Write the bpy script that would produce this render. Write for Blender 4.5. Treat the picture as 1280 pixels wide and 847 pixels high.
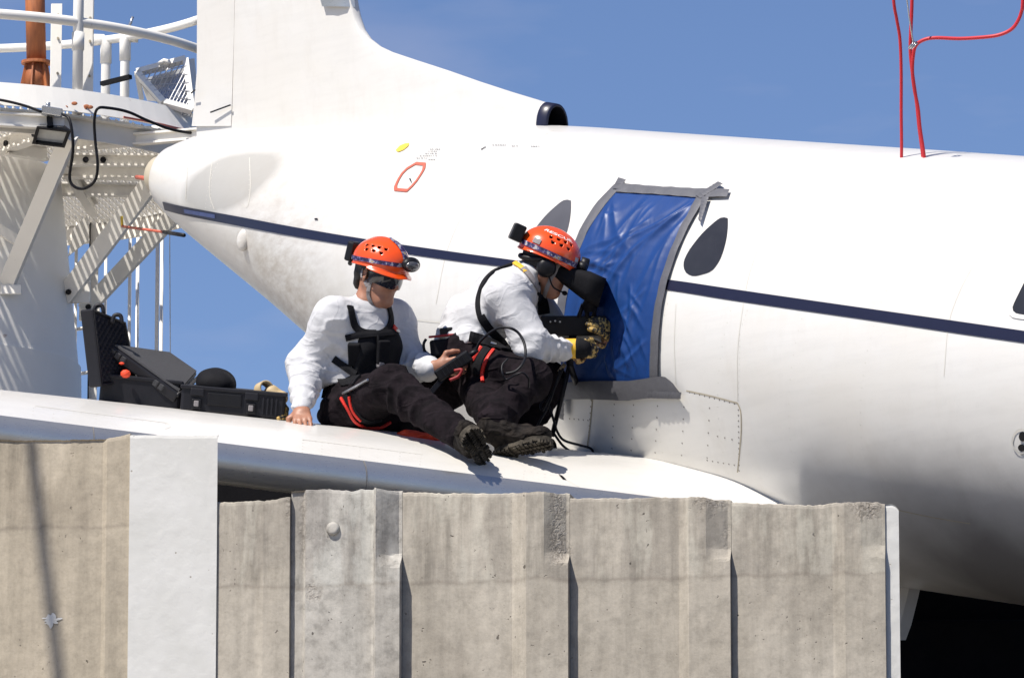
import bpy, bmesh, math, random
import numpy as np
from mathutils import Vector, Matrix
from mathutils.bvhtree import BVHTree

for o in list(bpy.data.objects):
    bpy.data.objects.remove(o)
random.seed(7)
rng = np.random.default_rng(11)
SC = bpy.context.scene
COL = SC.collection

# ------------------------------------------------------------------ camera, sky, sun, exposure
FPX, CX, CY = 7500.0, 640.0, 423.5          # focal length and centre, in pixels of the 1280 px photograph
PITCH = math.radians(10.0)
CAMZ = 1.6
cam_d = bpy.data.cameras.new("camera")
cam = bpy.data.objects.new("camera", cam_d)
COL.objects.link(cam)
cam.location = (0, 0, CAMZ)
cam.rotation_euler = (math.pi / 2 + PITCH, 0, 0)
cam_d.sensor_width = 36.0
cam_d.lens = 36.0 * FPX / 1280.0
cam_d.clip_start = 0.5
cam_d.clip_end = 5000
SC.camera = cam
SC.view_settings.view_transform = 'Standard'
SC.view_settings.look = 'None'
SC.view_settings.exposure = 0.48
SC.view_settings.gamma = 1.0
SUN_DIR = Vector((0.45, 0.48, -1.0)).normalized()      # the way the light travels
s_ = -SUN_DIR
SUN_EL = math.asin(s_.z)
SUN_AZ = math.atan2(s_.x, s_.y)
sun_d = bpy.data.lights.new("sun", 'SUN')
sun_d.energy = 4.6
sun_d.angle = math.radians(0.5)
sun_d.color = (1.0, 0.945, 0.86)
sun = bpy.data.objects.new("sun", sun_d)
COL.objects.link(sun)
sun.rotation_euler = SUN_DIR.to_track_quat('-Z', 'Y').to_euler()
sun.location = (-8, 5, 25)

W = bpy.data.worlds.new("World")
SC.world = W
W.use_nodes = True
wn = W.node_tree
wn.nodes.clear()
wo = wn.nodes.new('ShaderNodeOutputWorld')
bg = wn.nodes.new('ShaderNodeBackground')
sky = wn.nodes.new('ShaderNodeTexSky')
sky.sky_type = 'NISHITA'
sky.sun_disc = False
sky.sun_elevation = SUN_EL
sky.sun_rotation = SUN_AZ
sky.altitude = 1500
sky.air_density = 1.0
sky.dust_density = 0.5
sky.ozone_density = 4.5
bg.inputs['Strength'].default_value = 0.072
# thin cirrus wisps
tc = wn.nodes.new('ShaderNodeTexCoord')
mp = wn.nodes.new('ShaderNodeMapping')
mp.inputs['Scale'].default_value = (9, 9, 30)
nz = wn.nodes.new('ShaderNodeTexNoise')
nz.inputs['Scale'].default_value = 1.6
nz.inputs['Detail'].default_value = 5
rp = wn.nodes.new('ShaderNodeValToRGB')
rp.color_ramp.elements[0].position = 0.50
rp.color_ramp.elements[0].color = (0, 0, 0, 1)
rp.color_ramp.elements[1].position = 0.85
rp.color_ramp.elements[1].color = (0.3, 0.3, 0.3, 1)
mxw = wn.nodes.new('ShaderNodeMix')
mxw.data_type = 'RGBA'
wn.links.new(tc.outputs['Generated'], mp.inputs['Vector'])
wn.links.new(mp.outputs['Vector'], nz.inputs['Vector'])
wn.links.new(nz.outputs['Fac'], rp.inputs['Fac'])
wn.links.new(rp.outputs['Color'], mxw.inputs[0])
wn.links.new(sky.outputs['Color'], mxw.inputs[6])
mxw.inputs[7].default_value = (7.0, 6.6, 6.6, 1)
tint = wn.nodes.new('ShaderNodeMix')
tint.data_type = 'RGBA'
tint.blend_type = 'MULTIPLY'
tint.inputs[0].default_value = 1.0
tint.inputs[7].default_value = (1.0, 0.98, 1.10, 1)
wn.links.new(mxw.outputs[2], tint.inputs[6])
wn.links.new(tint.outputs[2], bg.inputs['Color'])
wn.links.new(bg.outputs['Background'], wo.inputs['Surface'])

# ------------------------------------------------------------------ geometry of the view
cp, sp = math.cos(PITCH), math.sin(PITCH)
CAM0 = Vector((0, 0, CAMZ))


def c2w(v):
    """camera frame (right, up, depth) vector to world axes"""
    x, y, d = v
    return Vector((x, d * cp - y * sp, d * sp + y * cp))


def P(px, py, d):
    return CAM0 + c2w(((px - CX) / FPX * d, (CY - py) / FPX * d, d))


def ray(px, py):
    return c2w(((px - CX) / FPX, (CY - py) / FPX, 1.0)).normalized()


def depth_of(p):
    q = p - CAM0
    return q.y * cp + q.z * sp


# ------------------------------------------------------------------ naming helpers
def tag(o, label=None, cat=None, group=None, kind=None):
    if label: o['label'] = label
    if cat: o['category'] = cat
    if group: o['group'] = group
    if kind: o['kind'] = kind
    return o


def thing(name, label, cat, loc=(0, 0, 0), group=None):
    o = bpy.data.objects.new(name, None)
    o.empty_display_size = 0.1
    COL.objects.link(o)
    o.location = loc
    bpy.context.view_layer.update()
    return tag(o, label, cat, group)


def link_mesh(name, me, mat, parent=None, smooth=False):
    me.materials.clear()
    for m in (mat if isinstance(mat, (list, tuple)) else [mat]):
        me.materials.append(m)
    if smooth:
        me.polygons.foreach_set('use_smooth', [True] * len(me.polygons))
    o = bpy.data.objects.new(name, me)
    COL.objects.link(o)
    if parent is not None:
        o.parent = parent
        o.matrix_parent_inverse = world_of(parent).inverted()
    return o


def world_of(o):
    m = Matrix.LocRotScale(o.location, o.rotation_euler, o.scale)
    if o.parent:
        return world_of(o.parent) @ o.matrix_parent_inverse @ m
    return m


class MB:
    """collects shapes, then makes ONE mesh object"""

    def __init__(s):
        s.v = []
        s.f = []

    def add(s, vs, fs):
        b = len(s.v)
        s.v += [tuple(v) for v in vs]
        s.f += [tuple(i + b for i in f) for f in fs]
        return s

    def box(s, c, ax, ay, az):
        """centre and three half-extent vectors"""
        c, ax, ay, az = Vector(c), Vector(ax), Vector(ay), Vector(az)
        if ax.cross(ay).dot(az) < 0:
            az = -az
        vs = [c + ax * i + ay * j + az * k for i in (-1, 1) for j in (-1, 1) for k in (-1, 1)]
        return s.add(vs, [(0, 1, 3, 2), (4, 6, 7, 5), (0, 4, 5, 1), (2, 3, 7, 6), (0, 2, 6, 4), (1, 5, 7, 3)])

    def bar(s, a, b, side, w, t):
        """rectangular bar from a to b; w along `side`, t across"""
        a, b = Vector(a), Vector(b)
        d = (b - a).normalized()
        sd = Vector(side)
        sd = (sd - d * sd.dot(d)).normalized()
        n = d.cross(sd)
        return s.box((a + b) / 2, (b - a) / 2, sd * w / 2, n * t / 2)

    def tube(s, pts, r, n=8, caps=True, up=None):
        pts = [Vector(p) for p in pts]
        rs = r if isinstance(r, (list, tuple)) else [r] * len(pts)
        vs, fs = [], []
        prev = None
        for i, p in enumerate(pts):
            t = (pts[min(i + 1, len(pts) - 1)] - pts[max(i - 1, 0)]).normalized()
            if prev is None:
                x = t.orthogonal().normalized()
            else:
                x = prev - t * prev.dot(t)
                x = x.normalized() if x.length > 1e-6 else t.orthogonal().normalized()
            prev = x
            y = t.cross(x)
            for k in range(n):
                a = 2 * math.pi * k / n
                vs.append(p + (x * math.cos(a) + y * math.sin(a)) * rs[i])
        for i in range(len(pts) - 1):
            for k in range(n):
                k2 = (k + 1) % n
                fs.append((i * n + k, i * n + k2, (i + 1) * n + k2, (i + 1) * n + k))
        if caps:
            fs.append(tuple(range(n - 1, -1, -1)))
            m = (len(pts) - 1) * n
            fs.append(tuple(m + k for k in range(n)))
        return s.add(vs, fs)

    def grid(s, rows, flip=False, closed=False):
        """rows: list of equal-length point lists"""
        n = len(rows[0])
        vs = [p for r in rows for p in r]
        fs = []
        for i in range(len(rows) - 1):
            for j in range(n if closed else n - 1):
                j2 = (j + 1) % n
                q = (i * n + j, i * n + j2, (i + 1) * n + j2, (i + 1) * n + j)
                fs.append(q[::-1] if flip else q)
        return s.add(vs, fs)

    def ball(s, c, ax, ay, az, nu=14, nv=9):
        c, ax, ay, az = Vector(c), Vector(ax), Vector(ay), Vector(az)
        rows = []
        for i in range(nv + 1):
            th = math.pi * i / nv
            rows.append([c + az * math.cos(th) + (ax * math.cos(2 * math.pi * k / nu) + ay * math.sin(2 * math.pi * k / nu)) * max(math.sin(th), 1e-3) for k in range(nu)])
        return s.grid(rows, closed=True, flip=True)

    def build(s, name, mat, parent=None, smooth=False, bevel=0.0):
        me = bpy.data.meshes.new(name)
        me.from_pydata(s.v, [], s.f)
        me.update()
        if bevel > 0:
            bm = bmesh.new()
            bm.from_mesh(me)
            bmesh.ops.remove_doubles(bm, verts=bm.verts, dist=1e-6)
            es = [e for e in bm.edges if len(e.link_faces) == 2 and e.calc_face_angle(0) > 0.6]
            bmesh.ops.bevel(bm, geom=es, offset=bevel, segments=2, profile=0.5, affect='EDGES')
            bm.to_mesh(me)
            bm.free()
        return link_mesh(name, me, mat, parent, smooth)


def smooth_path(pts, n=8):
    """Catmull-Rom through the points"""
    pts = [Vector(p) for p in pts]
    out = []
    q = [pts[0] * 2 - pts[1]] + pts + [pts[-1] * 2 - pts[-2]]
    for i in range(1, len(q) - 2):
        for k in range(n):
            t = k / n
            a, b, c, d = q[i - 1], q[i], q[i + 1], q[i + 2]
            out.append(0.5 * ((2 * b) + (c - a) * t + (2 * a - 5 * b + 4 * c - d) * t * t + (3 * b - a - 3 * c + d) * t ** 3))
    out.append(pts[-1])
    return out


# ------------------------------------------------------------------ materials
def mat_new(name):
    m = bpy.data.materials.new(name)
    m.use_nodes = True
    nt = m.node_tree
    b = nt.nodes['Principled BSDF']
    return m, nt, b


class NT:
    """tiny node-writing helper"""

    def __init__(s, nt):
        s.nt = nt
        s.pos = nt.nodes.new('ShaderNodeNewGeometry').outputs['Position']

    def n(s, t, **k):
        x = s.nt.nodes.new(t)
        for a, b in k.items():
            setattr(x, a, b)
        return x

    def l(s, a, b):
        s.nt.links.new(a, b)

    def mapped(s, scale):
        m = s.n('ShaderNodeMapping')
        m.inputs['Scale'].default_value = scale
        s.l(s.pos, m.inputs['Vector'])
        return m.outputs['Vector']

    def noise(s, scale, detail=4, rough=0.55, stretch=None, dist=0.0):
        x = s.n('ShaderNodeTexNoise')
        x.inputs['Scale'].default_value = scale
        x.inputs['Detail'].default_value = detail
        x.inputs['Roughness'].default_value = rough
        x.inputs['Distortion'].default_value = dist
        s.l(s.mapped(stretch) if stretch else s.pos, x.inputs['Vector'])
        return x.outputs['Fac']

    def voro(s, scale, feat='F1', stretch=None):
        x = s.n('ShaderNodeTexVoronoi', feature=feat)
        x.inputs['Scale'].default_value = scale
        s.l(s.mapped(stretch) if stretch else s.pos, x.inputs['Vector'])
        return x.outputs['Distance']

    def ramp(s, fac, stops):
        r = s.n('ShaderNodeValToRGB')
        els = r.color_ramp.elements
        while len(els) < len(stops):
            els.new(0.5)
        for e, (p, c) in zip(els, stops):
            e.position = p
            e.color = (c, c, c, 1) if isinstance(c, (int, float)) else (*c, 1)
        s.l(fac, r.inputs['Fac'])
        return r.outputs['Color']

    def math(s, op, a, b=0.0, c=None):
        m = s.n('ShaderNodeMath', operation=op)
        for i, v in enumerate((a, b) if c is None else (a, b, c)):
            if hasattr(v, 'links') or not isinstance(v, (int, float)):
                s.l(v, m.inputs[i])
            else:
                m.inputs[i].default_value = v
        return m.outputs[0]

    def mix(s, fac, a, b, mode='MIX'):
        m = s.n('ShaderNodeMix', data_type='RGBA', blend_type=mode)
        for v, i in ((fac, 0), (a, 6), (b, 7)):
            if isinstance(v, (int, float)):
                m.inputs[i].default_value = v if i == 0 else (v, v, v, 1)
            elif isinstance(v, tuple):
                m.inputs[i].default_value = (*v, 1)
            else:
                s.l(v, m.inputs[i])
        return m.outputs[2]

    def bump(s, b, h, strength, dist=0.01):
        x = s.n('ShaderNodeBump')
        x.inputs['Strength'].default_value = strength
        x.inputs['Distance'].default_value = dist
        s.l(h, x.inputs['Height'])
        s.l(x.outputs['Normal'], b.inputs['Normal'])


def plain(name, col, rough=0.6, metal=0.0, var=0.12, nscale=14, bump=0.0, bscale=120, coat=0.0, spec=None, sheen=0.0):
    m, nt, b = mat_new(name)
    t = NT(nt)
    n = t.noise(nscale, 4)
    c = t.mix(n, tuple(x * (1 - var) for x in col), tuple(min(1, x * (1 + var)) for x in col))
    t.l(c, b.inputs['Base Color'])
    b.inputs['Roughness'].default_value = rough
    b.inputs['Metallic'].default_value = metal
    if coat:
        b.inputs['Coat Weight'].default_value = coat
        b.inputs['Coat Roughness'].default_value = 0.12
    if spec is not None:
        b.inputs['Specular IOR Level'].default_value = spec
    if sheen:
        b.inputs['Sheen Weight'].default_value = sheen
    if bump:
        t.bump(b, t.noise(bscale, 5), bump, 0.004)
    return m


M = {}


def make_materials():
    # aircraft skin: gloss white, dirty streaks, stained under the tail
    m, nt, b = mat_new('aircraft_paint')
    t = NT(nt)
    streak = t.ramp(t.noise(3.0, 6, 0.6, (1.2, 1.2, 9.0)), [(0.45, 1.0), (0.8, 0.93)])
    spots = t.ramp(t.noise(26, 5, 0.7), [(0.55, 1.0), (0.85, 0.9)])
    c = t.mix(1.0, (0.69, 0.675, 0.645), streak, 'MULTIPLY')
    c = t.mix(0.6, c, spots, 'MULTIPLY')
    blot = t.ramp(t.noise(1.35, 5, 0.6), [(0.45, 0.0), (0.62, 1.0)])
    c = t.mix(t.math('MULTIPLY', blot, 0.30), c, (0.64, 0.60, 0.53))
    fine = t.ramp(t.noise(9.0, 6, 0.65, (1.0, 1.0, 0.25)), [(0.52, 0.0), (0.70, 1.0)])
    c = t.mix(t.math('MULTIPLY', fine, 0.16), c, (0.50, 0.46, 0.40))
    # grey patch on the tail cone and soot on its underside
    TAIL = P(281, 226, 27.63)
    d0 = t.n('ShaderNodeVectorMath', operation='SUBTRACT')
    t.l(t.pos, d0.inputs[0]); d0.inputs[1].default_value = TAIL
    d1 = t.n('ShaderNodeVectorMath', operation='MULTIPLY')
    t.l(d0.outputs[0], d1.inputs[0]); d1.inputs[1].default_value = (1, 1, 2.8)
    dn = t.n('ShaderNodeVectorMath', operation='LENGTH')
    t.l(d1.outputs[0], dn.inputs[0])
    dd = t.math('ADD', dn.outputs['Value'], t.math('MULTIPLY', t.noise(4, 3), 0.14))
    patch = t.ramp(dd, [(0.42, 1.0), (0.52, 0.0)])
    c = t.mix(t.math('MULTIPLY', patch, 0.7), c, (0.34, 0.33, 0.30))
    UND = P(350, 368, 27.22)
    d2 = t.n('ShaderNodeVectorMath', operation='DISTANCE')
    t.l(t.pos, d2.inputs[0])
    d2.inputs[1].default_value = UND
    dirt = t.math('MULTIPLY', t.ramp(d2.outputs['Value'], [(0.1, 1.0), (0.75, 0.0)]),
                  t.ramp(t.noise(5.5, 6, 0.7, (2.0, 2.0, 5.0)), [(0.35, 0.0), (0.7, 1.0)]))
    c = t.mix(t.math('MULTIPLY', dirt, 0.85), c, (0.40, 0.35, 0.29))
    # shade under the belly, painted into the skin colour with a noisy edge
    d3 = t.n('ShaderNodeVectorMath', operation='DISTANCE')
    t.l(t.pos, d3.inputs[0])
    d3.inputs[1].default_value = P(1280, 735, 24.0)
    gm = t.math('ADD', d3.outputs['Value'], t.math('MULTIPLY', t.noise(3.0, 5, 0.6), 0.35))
    belly_shade = t.ramp(gm, [(0.45, 1.0), (1.0, 0.0)])
    c = t.mix(t.math('MULTIPLY', belly_shade, 0.82), c, (0.11, 0.10, 0.10))
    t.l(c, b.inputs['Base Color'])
    b.inputs['Roughness'].default_value = 0.32
    b.inputs['Coat Weight'].default_value = 0.25
    b.inputs['Coat Roughness'].default_value = 0.16
    t.bump(b, t.noise(2.2, 3), 0.10, 0.03)
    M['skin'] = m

    # bare metal leading edge
    m, nt, b = mat_new('bare_metal')
    t = NT(nt)
    n1 = t.noise(40, 5, 0.6, (1, 1, 8))
    n2 = t.noise(7, 5, 0.6)
    t.l(t.mix(n2, (0.50, 0.49, 0.47), (0.62, 0.61, 0.585)), b.inputs['Base Color'])
    b.inputs['Metallic'].default_value = 0.75
    t.l(t.math('ADD', t.math('MULTIPLY', n1, 0.16), 0.22), b.inputs['Roughness'])
    t.bump(b, n1, 0.05, 0.003)
    M['metal'] = m
    b.inputs['Metallic'].default_value = 0.8

    # concrete, three casts
    def concrete(name, ca, cb, speck, grey, topz, linez, rough_at=()):
        m, nt, b = mat_new(name)
        t = NT(nt)
        # along-wall coordinate, for patches where the face has broken away
        dt = t.n('ShaderNodeVectorMath', operation='DOT_PRODUCT')
        off = t.n('ShaderNodeVectorMath', operation='SUBTRACT')
        t.l(t.pos, off.inputs[0]); off.inputs[1].default_value = WORG
        t.l(off.outputs[0], dt.inputs[0]); dt.inputs[1].default_value = WDIR
        sx = t.math('ADD', dt.outputs['Value'], t.math('MULTIPLY', t.math('SUBTRACT', t.noise(26, 5, .65), .5), 0.10))
        sz = t.n('ShaderNodeSeparateXYZ'); t.l(t.pos, sz.inputs[0])
        zz = t.math('ADD', sz.outputs['Z'], t.math('MULTIPLY', t.math('SUBTRACT', t.noise(18, 5, .65), .5), 0.20))
        broken = None
        for (x0, y0, x1, y1) in rough_at:
            s0, za = wall_sz(x0, y0); s1, zb = wall_sz(x1, y1)
            f = None
            for val, c0, hw in ((sx, (s0 + s1) / 2, (s1 - s0) / 2), (zz, (za + zb) / 2, (za - zb) / 2)):
                d = t.math('SUBTRACT', hw, t.math('ABSOLUTE', t.math('SUBTRACT', val, c0)))
                r = t.ramp(d, [(0.0, 0.0), (0.035, 1.0)])
                f = r if f is None else t.math('MULTIPLY', f, r)
            broken = f if broken is None else t.math('MAXIMUM', broken, f)
        big = t.noise(1.7, 7, 0.62, (1.6, 1.6, 0.8))
        c = t.mix(t.ramp(big, [(0.3, 0.0), (0.7, 1.0)]), ca, cb)
        drip = t.ramp(t.noise(6.5, 7, 0.66, (2.0, 2.0, 0.16)), [(0.36, 0.58), (0.54, 1.0), (0.70, 1.16)])
        sep = t.n('ShaderNodeSeparateXYZ')
        t.l(t.pos, sep.inputs[0])
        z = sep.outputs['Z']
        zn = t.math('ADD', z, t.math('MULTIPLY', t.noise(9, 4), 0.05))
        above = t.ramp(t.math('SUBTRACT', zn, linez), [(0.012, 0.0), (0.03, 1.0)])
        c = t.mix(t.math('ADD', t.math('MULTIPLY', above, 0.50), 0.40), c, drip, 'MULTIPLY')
        # damp / weathered patches in the top lift
        blot = t.ramp(t.noise(4.2, 5, 0.55, (1.3, 1.3, 0.55)), [(0.46, 0.0), (0.53, 1.0)])
        c = t.mix(t.math('MULTIPLY', t.math('MULTIPLY', above, blot), 0.42), c, grey)
        pale = t.ramp(t.noise(5.2, 6, 0.6, (1.6, 1.6, 0.35)), [(0.52, 0.0), (0.60, 1.0)])
        c = t.mix(t.math('MULTIPLY', t.math('MULTIPLY', above, pale), 0.40), c, tuple(min(.54, x * 1.22) for x in cb))
        spl = t.ramp(t.noise(3.0, 6, 0.66), [(0.50, 0.0), (0.68, 1.0)])
        c = t.mix(t.math('MULTIPLY', spl, 0.22), c, (0.22, 0.19, 0.155))
        # day-joint line
        ln = t.ramp(t.math('ABSOLUTE', t.math('SUBTRACT', zn, linez + 0.028)), [(0.0, 1.0), (0.012, 0.0)])
        c = t.mix(t.math('MULTIPLY', ln, 0.38), c, (0.20, 0.17, 0.14))
        fine = t.noise(75, 6, 0.72)
        c = t.mix(0.8, c, t.ramp(fine, [(0.25, 0.80), (0.5, 1.0), (0.78, 1.12)]), 'MULTIPLY')
        mid = t.noise(16, 6, 0.7)
        c = t.mix(speck, c, t.ramp(mid, [(0.35, 0.70), (0.5, 1.0), (0.7, 1.15)]), 'MULTIPLY')
        wob = t.n('ShaderNodeVectorMath', operation='MULTIPLY_ADD')
        nzc = t.n('ShaderNodeTexNoise'); nzc.inputs['Scale'].default_value = 45; t.l(t.pos, nzc.inputs['Vector'])
        t.l(nzc.outputs['Color'], wob.inputs[0]); wob.inputs[1].default_value = (.035, .035, .05); t.l(t.pos, wob.inputs[2])
        def wv(sc):
            x = t.n('ShaderNodeTexVoronoi'); x.inputs['Scale'].default_value = sc; t.l(wob.outputs[0], x.inputs['Vector']); return x.outputs['Distance']
        v = wv(14)
        pn = t.noise(6.0, 2)
        pits = t.math('MULTIPLY', t.ramp(v, [(0.055, 1.0), (0.085, 0.0)]), t.ramp(pn, [(0.5, 0.0), (0.56, 1.0)]))
        v2 = wv(34)
        pits2 = t.math('MULTIPLY', t.ramp(v2, [(0.07, 1.0), (0.11, 0.0)]), t.ramp(t.noise(3.1, 2), [(0.53, 0.0), (0.6, 1.0)]))
        pit = t.math('MAXIMUM', pits, pits2)
        c = t.mix(t.math('MULTIPLY', pit, 0.8), c, (0.07, 0.06, 0.05))
        if broken is not None:
            agv = wv(85)
            agc = t.ramp(agv, [(0.15, (0.50, 0.46, 0.40)), (0.42, (0.33, 0.29, 0.25)), (0.62, (0.13, 0.11, 0.09))])
            c = t.mix(t.math('MULTIPLY', broken, 0.5), c, agc)
        t.l(c, b.inputs['Base Color'])
        b.inputs['Roughness'].default_value = 0.9
        b.inputs['Specular IOR Level'].default_value = 0.2
        h = t.math('ADD', t.math('MULTIPLY', fine, 0.25), t.math('MULTIPLY', mid, 0.5))
        h = t.math('SUBTRACT', h, t.math('MULTIPLY', pit, 1.2))
        if broken is not None:
            h = t.math('SUBTRACT', h, t.math('MULTIPLY', broken, t.math('MULTIPLY', agv, 0.7)))
        t.bump(b, h, 0.55, 0.006)
        return m
    M['concrete'] = concrete('weathered_concrete', (0.35, 0.315, 0.262), (0.46, 0.42, 0.357), 0.5, (0.30, 0.272, 0.235), 0, LINEZ, ((686, 612, 713, 712), (866, 618, 915, 640), (905, 640, 916, 700), (1060, 622, 1108, 648), (355, 600, 384, 650)))
    M['concrete_grey'] = concrete('grey_concrete', (0.335, 0.31, 0.275), (0.47, 0.45, 0.41), 0.9, (0.30, 0.28, 0.26), 0, LINEZ, ((372, 600, 386, 720), (381, 724, 404, 756), (468, 606, 476, 700), (496, 606, 505, 690)))
    M['concrete_tan'] = concrete('tan_concrete', (0.36, 0.315, 0.245), (0.44, 0.385, 0.305), 0.4, (0.36, 0.31, 0.24), 0, LINEZ + 0.24)

    # thick white masonry paint
    m, nt, b = mat_new('masonry_paint')
    t = NT(nt)
    n1 = t.noise(24, 6, 0.6)
    n2 = t.noise(6, 4, 0.6)
    v = t.voro(19)
    ch = t.math('MULTIPLY', t.ramp(v, [(0.05, 1.0), (0.08, 0.0)]), t.ramp(n2, [(0.53, 0.0), (0.58, 1.0)]))
    c = t.mix(t.ramp(n2, [(0.3, 0.0), (0.7, 1.0)]), (0.52, 0.515, 0.49), (0.585, 0.58, 0.56))
    c = t.mix(t.math('MULTIPLY', ch, 0.8), c, (0.22, 0.19, 0.15))
    t.l(c, b.inputs['Base Color'])
    b.inputs['Roughness'].default_value = 0.55
    t.bump(b, t.math('SUBTRACT', t.math('ADD', t.math('MULTIPLY', n1, 0.5), t.math('MULTIPLY', t.ramp(t.noise(14, 3), [(0.45, 0), (0.6, 1)]), 0.35)), ch), 0.22, 0.006)
    M['masonry'] = m

    # tower paint: white, chalky, rust blooms
    m, nt, b = mat_new('tower_paint')
    t = NT(nt)
    n1 = t.noise(5, 5, 0.6)
    rust = t.ramp(t.noise(11, 6, 0.7), [(0.70, 0.0), (0.78, 1.0)])
    c = t.mix(n1, (0.78, 0.75, 0.69), (0.86, 0.84, 0.79))
    c = t.mix(t.math('MULTIPLY', rust, 0.75), c, (0.27, 0.12, 0.05))
    t.l(c, b.inputs['Base Color'])
    b.inputs['Roughness'].default_value = 0.5
    t.bump(b, t.noise(60, 4), 0.1, 0.003)
    M['tower'] = m

    m, nt, b = mat_new('orange_rust_paint')
    t = NT(nt)
    n1 = t.noise(9, 6, 0.65, (3, 3, 0.5))
    c = t.mix(t.ramp(n1, [(0.35, 0.0), (0.65, 1.0)]), (0.24, 0.075, 0.03), (0.45, 0.15, 0.05))
    t.l(c, b.inputs['Base Color'])
    b.inputs['Roughness'].default_value = 0.65
    t.bump(b, n1, 0.2, 0.004)
    M['rust'] = m

    # blue plastic sheet
    m, nt, b = mat_new('blue_plastic_sheet')
    t = NT(nt)
    n1 = t.noise(9, 5, 0.6, (1.5, 1.5, 0.6))
    t.l(t.mix(n1, (0.005, 0.033, 0.145), (0.008, 0.051, 0.215)), b.inputs['Base Color'])
    b.inputs['Roughness'].default_value = 0.5
    b.inputs['Coat Weight'].default_value = 0.12
    b.inputs['Coat Roughness'].default_value = 0.3
    n2 = t.noise(11, 3, 0.5, (1.6, 1.6, 0.7), 1.0)
    t.bump(b, n2, 0.13, 0.012)
    b.inputs['Specular IOR Level'].default_value = 0.35
    M['tarp'] = m

    M['tape'] = plain('duct_tape', (0.125, 0.125, 0.138), 0.45, 0.25, 0.16, 30, 0.3, 60)
    M['navy'] = plain('navy_stripe_paint', (0.012, 0.013, 0.034), 0.35, 0, 0.15, 20)
    M['navy_worn'] = plain('worn_stripe_paint', (0.05, 0.07, 0.18), 0.45, 0, 0.4, 40)
    M['glass'] = plain('dark_window_glass', (0.028, 0.028, 0.031), 0.15, 0, 0.35, 10, 0, 0, 0.3)
    M['glass_grey'] = plain('grey_window_blind', (0.085, 0.085, 0.095), 0.3, 0, 0.2, 8)
    M['beige'] = plain('beige_plastic', (0.50, 0.44, 0.33), 0.5)
    M['red_paint'] = plain('faded_red_paint', (0.52, 0.12, 0.075), 0.5, 0, 0.1, 60)
    M['yellow'] = plain('yellow_paint', (0.74, 0.52, 0.06), 0.5, 0, 0.25, 90)
    M['ink'] = plain('grey_stencil_ink', (0.33, 0.32, 0.31), 0.6)
    M['seam'] = plain('dirty_seam', (0.40, 0.35, 0.26), 0.7, 0, 0.35, 30)
    M['seam_light'] = plain('skin_joint', (0.62, 0.60, 0.55), 0.6, 0, 0.1, 30)
    M['rivet'] = plain('rivet_head', (0.24, 0.22, 0.20), 0.6)
    M['rivet_light'] = plain('painted_rivet', (0.60, 0.58, 0.53), 0.5)
    M['black_metal'] = plain('black_metal', (0.008, 0.008, 0.011), 0.45, 0.0, 0.3, 30, 0, 0, 0, 0.25)
    M['black_plastic'] = plain('black_plastic', (0.008, 0.008, 0.010), 0.45, 0, 0.3, 30, 0.15, 160, 0, 0.28)
    M['black_cloth'] = plain('black_nylon', (0.006, 0.006, 0.008), 0.8, 0, 0.3, 40, 0.4, 170, 0, 0.2)
    M['case'] = plain('case_plastic', (0.011, 0.011, 0.015), 0.5, 0, 0.25, 25, 0.1, 90, 0, 0.3)
    M['foam'] = plain('charcoal_foam', (0.055, 0.055, 0.060), 0.95, 0, 0.35, 150, 0.8, 220)
    M['foam_dark'] = plain('dark_foam', (0.009, 0.009, 0.015), 0.95, 0, 0.3, 60)
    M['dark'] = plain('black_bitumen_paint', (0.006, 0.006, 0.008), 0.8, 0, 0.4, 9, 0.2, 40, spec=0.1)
    M['shirt'] = fabric('white_sweatshirt', (0.50, 0.50, 0.515), (0.58, 0.58, 0.595), 0.30)
    M['pants'] = fabric('black_work_trousers', (0.005, 0.004, 0.005), (0.017, 0.012, 0.015), 0.5)
    M['boot'] = fabric('worn_black_leather', (0.006, 0.005, 0.005), (0.030, 0.024, 0.020), 0.8, 0.7)
    M['sole'] = fabric('dusty_rubber_sole', (0.018, 0.016, 0.014), (0.11, 0.095, 0.075), 0.6, 0.85)
    M['skin_tone'] = skin_mat()
    M['hair'] = plain('black_hair', (0.012, 0.010, 0.009), 0.6, 0, 0.4, 60, 0.6, 140)
    M['orange'] = plain('orange_helmet_shell', (0.80, 0.080, 0.008), 0.25, 0, 0.06, 20, 0, 0, 0.5)
    M['band'] = band_mat()
    M['lens'] = plain('dark_lens', (0.010, 0.012, 0.022), 0.06, 0, 0.2, 8, 0, 0, 1.0)
    M['smoke'] = plain('smoked_lens', (0.075, 0.075, 0.082), 0.12, 0, 0.3, 40, 0, 0, 0.5)
    M['clear'] = plain('lamp_lens', (0.42, 0.43, 0.42), 0.12, 0, 0.2, 40, 0, 0, 0.6)
    M['strap_grey'] = plain('grey_webbing', (0.24, 0.22, 0.22), 0.8, 0, 0.15, 80, 0.3, 240)
    M['webbing'] = plain('black_webbing', (0.006, 0.006, 0.008), 0.8, 0, 0.3, 80, 0.4, 240, 0, 0.2)
    M['webbing_red'] = plain('red_webbing', (0.60, 0.022, 0.012), 0.6, 0, 0.2, 60, 0.3, 200)
    M['red_cloth'] = plain('orange_red_cloth', (0.75, 0.060, 0.015), 0.6, 0, 0.2, 40, 0.3, 60)
    M['leather_yellow'] = plain('yellow_leather', (0.70, 0.40, 0.02), 0.6, 0, 0.2, 40, 0.3, 90)
    M['glove'] = glove_mat()
    M['white_plastic'] = plain('white_lettering', (0.80, 0.80, 0.78), 0.5, 0, 0.05)
    M['steel'] = plain('bright_steel', (0.55, 0.55, 0.56), 0.3, 0.9, 0.1)
    M['hose'] = plain('red_rubber_hose', (0.55, 0.020, 0.030), 0.45, 0, 0.15, 20)
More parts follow.
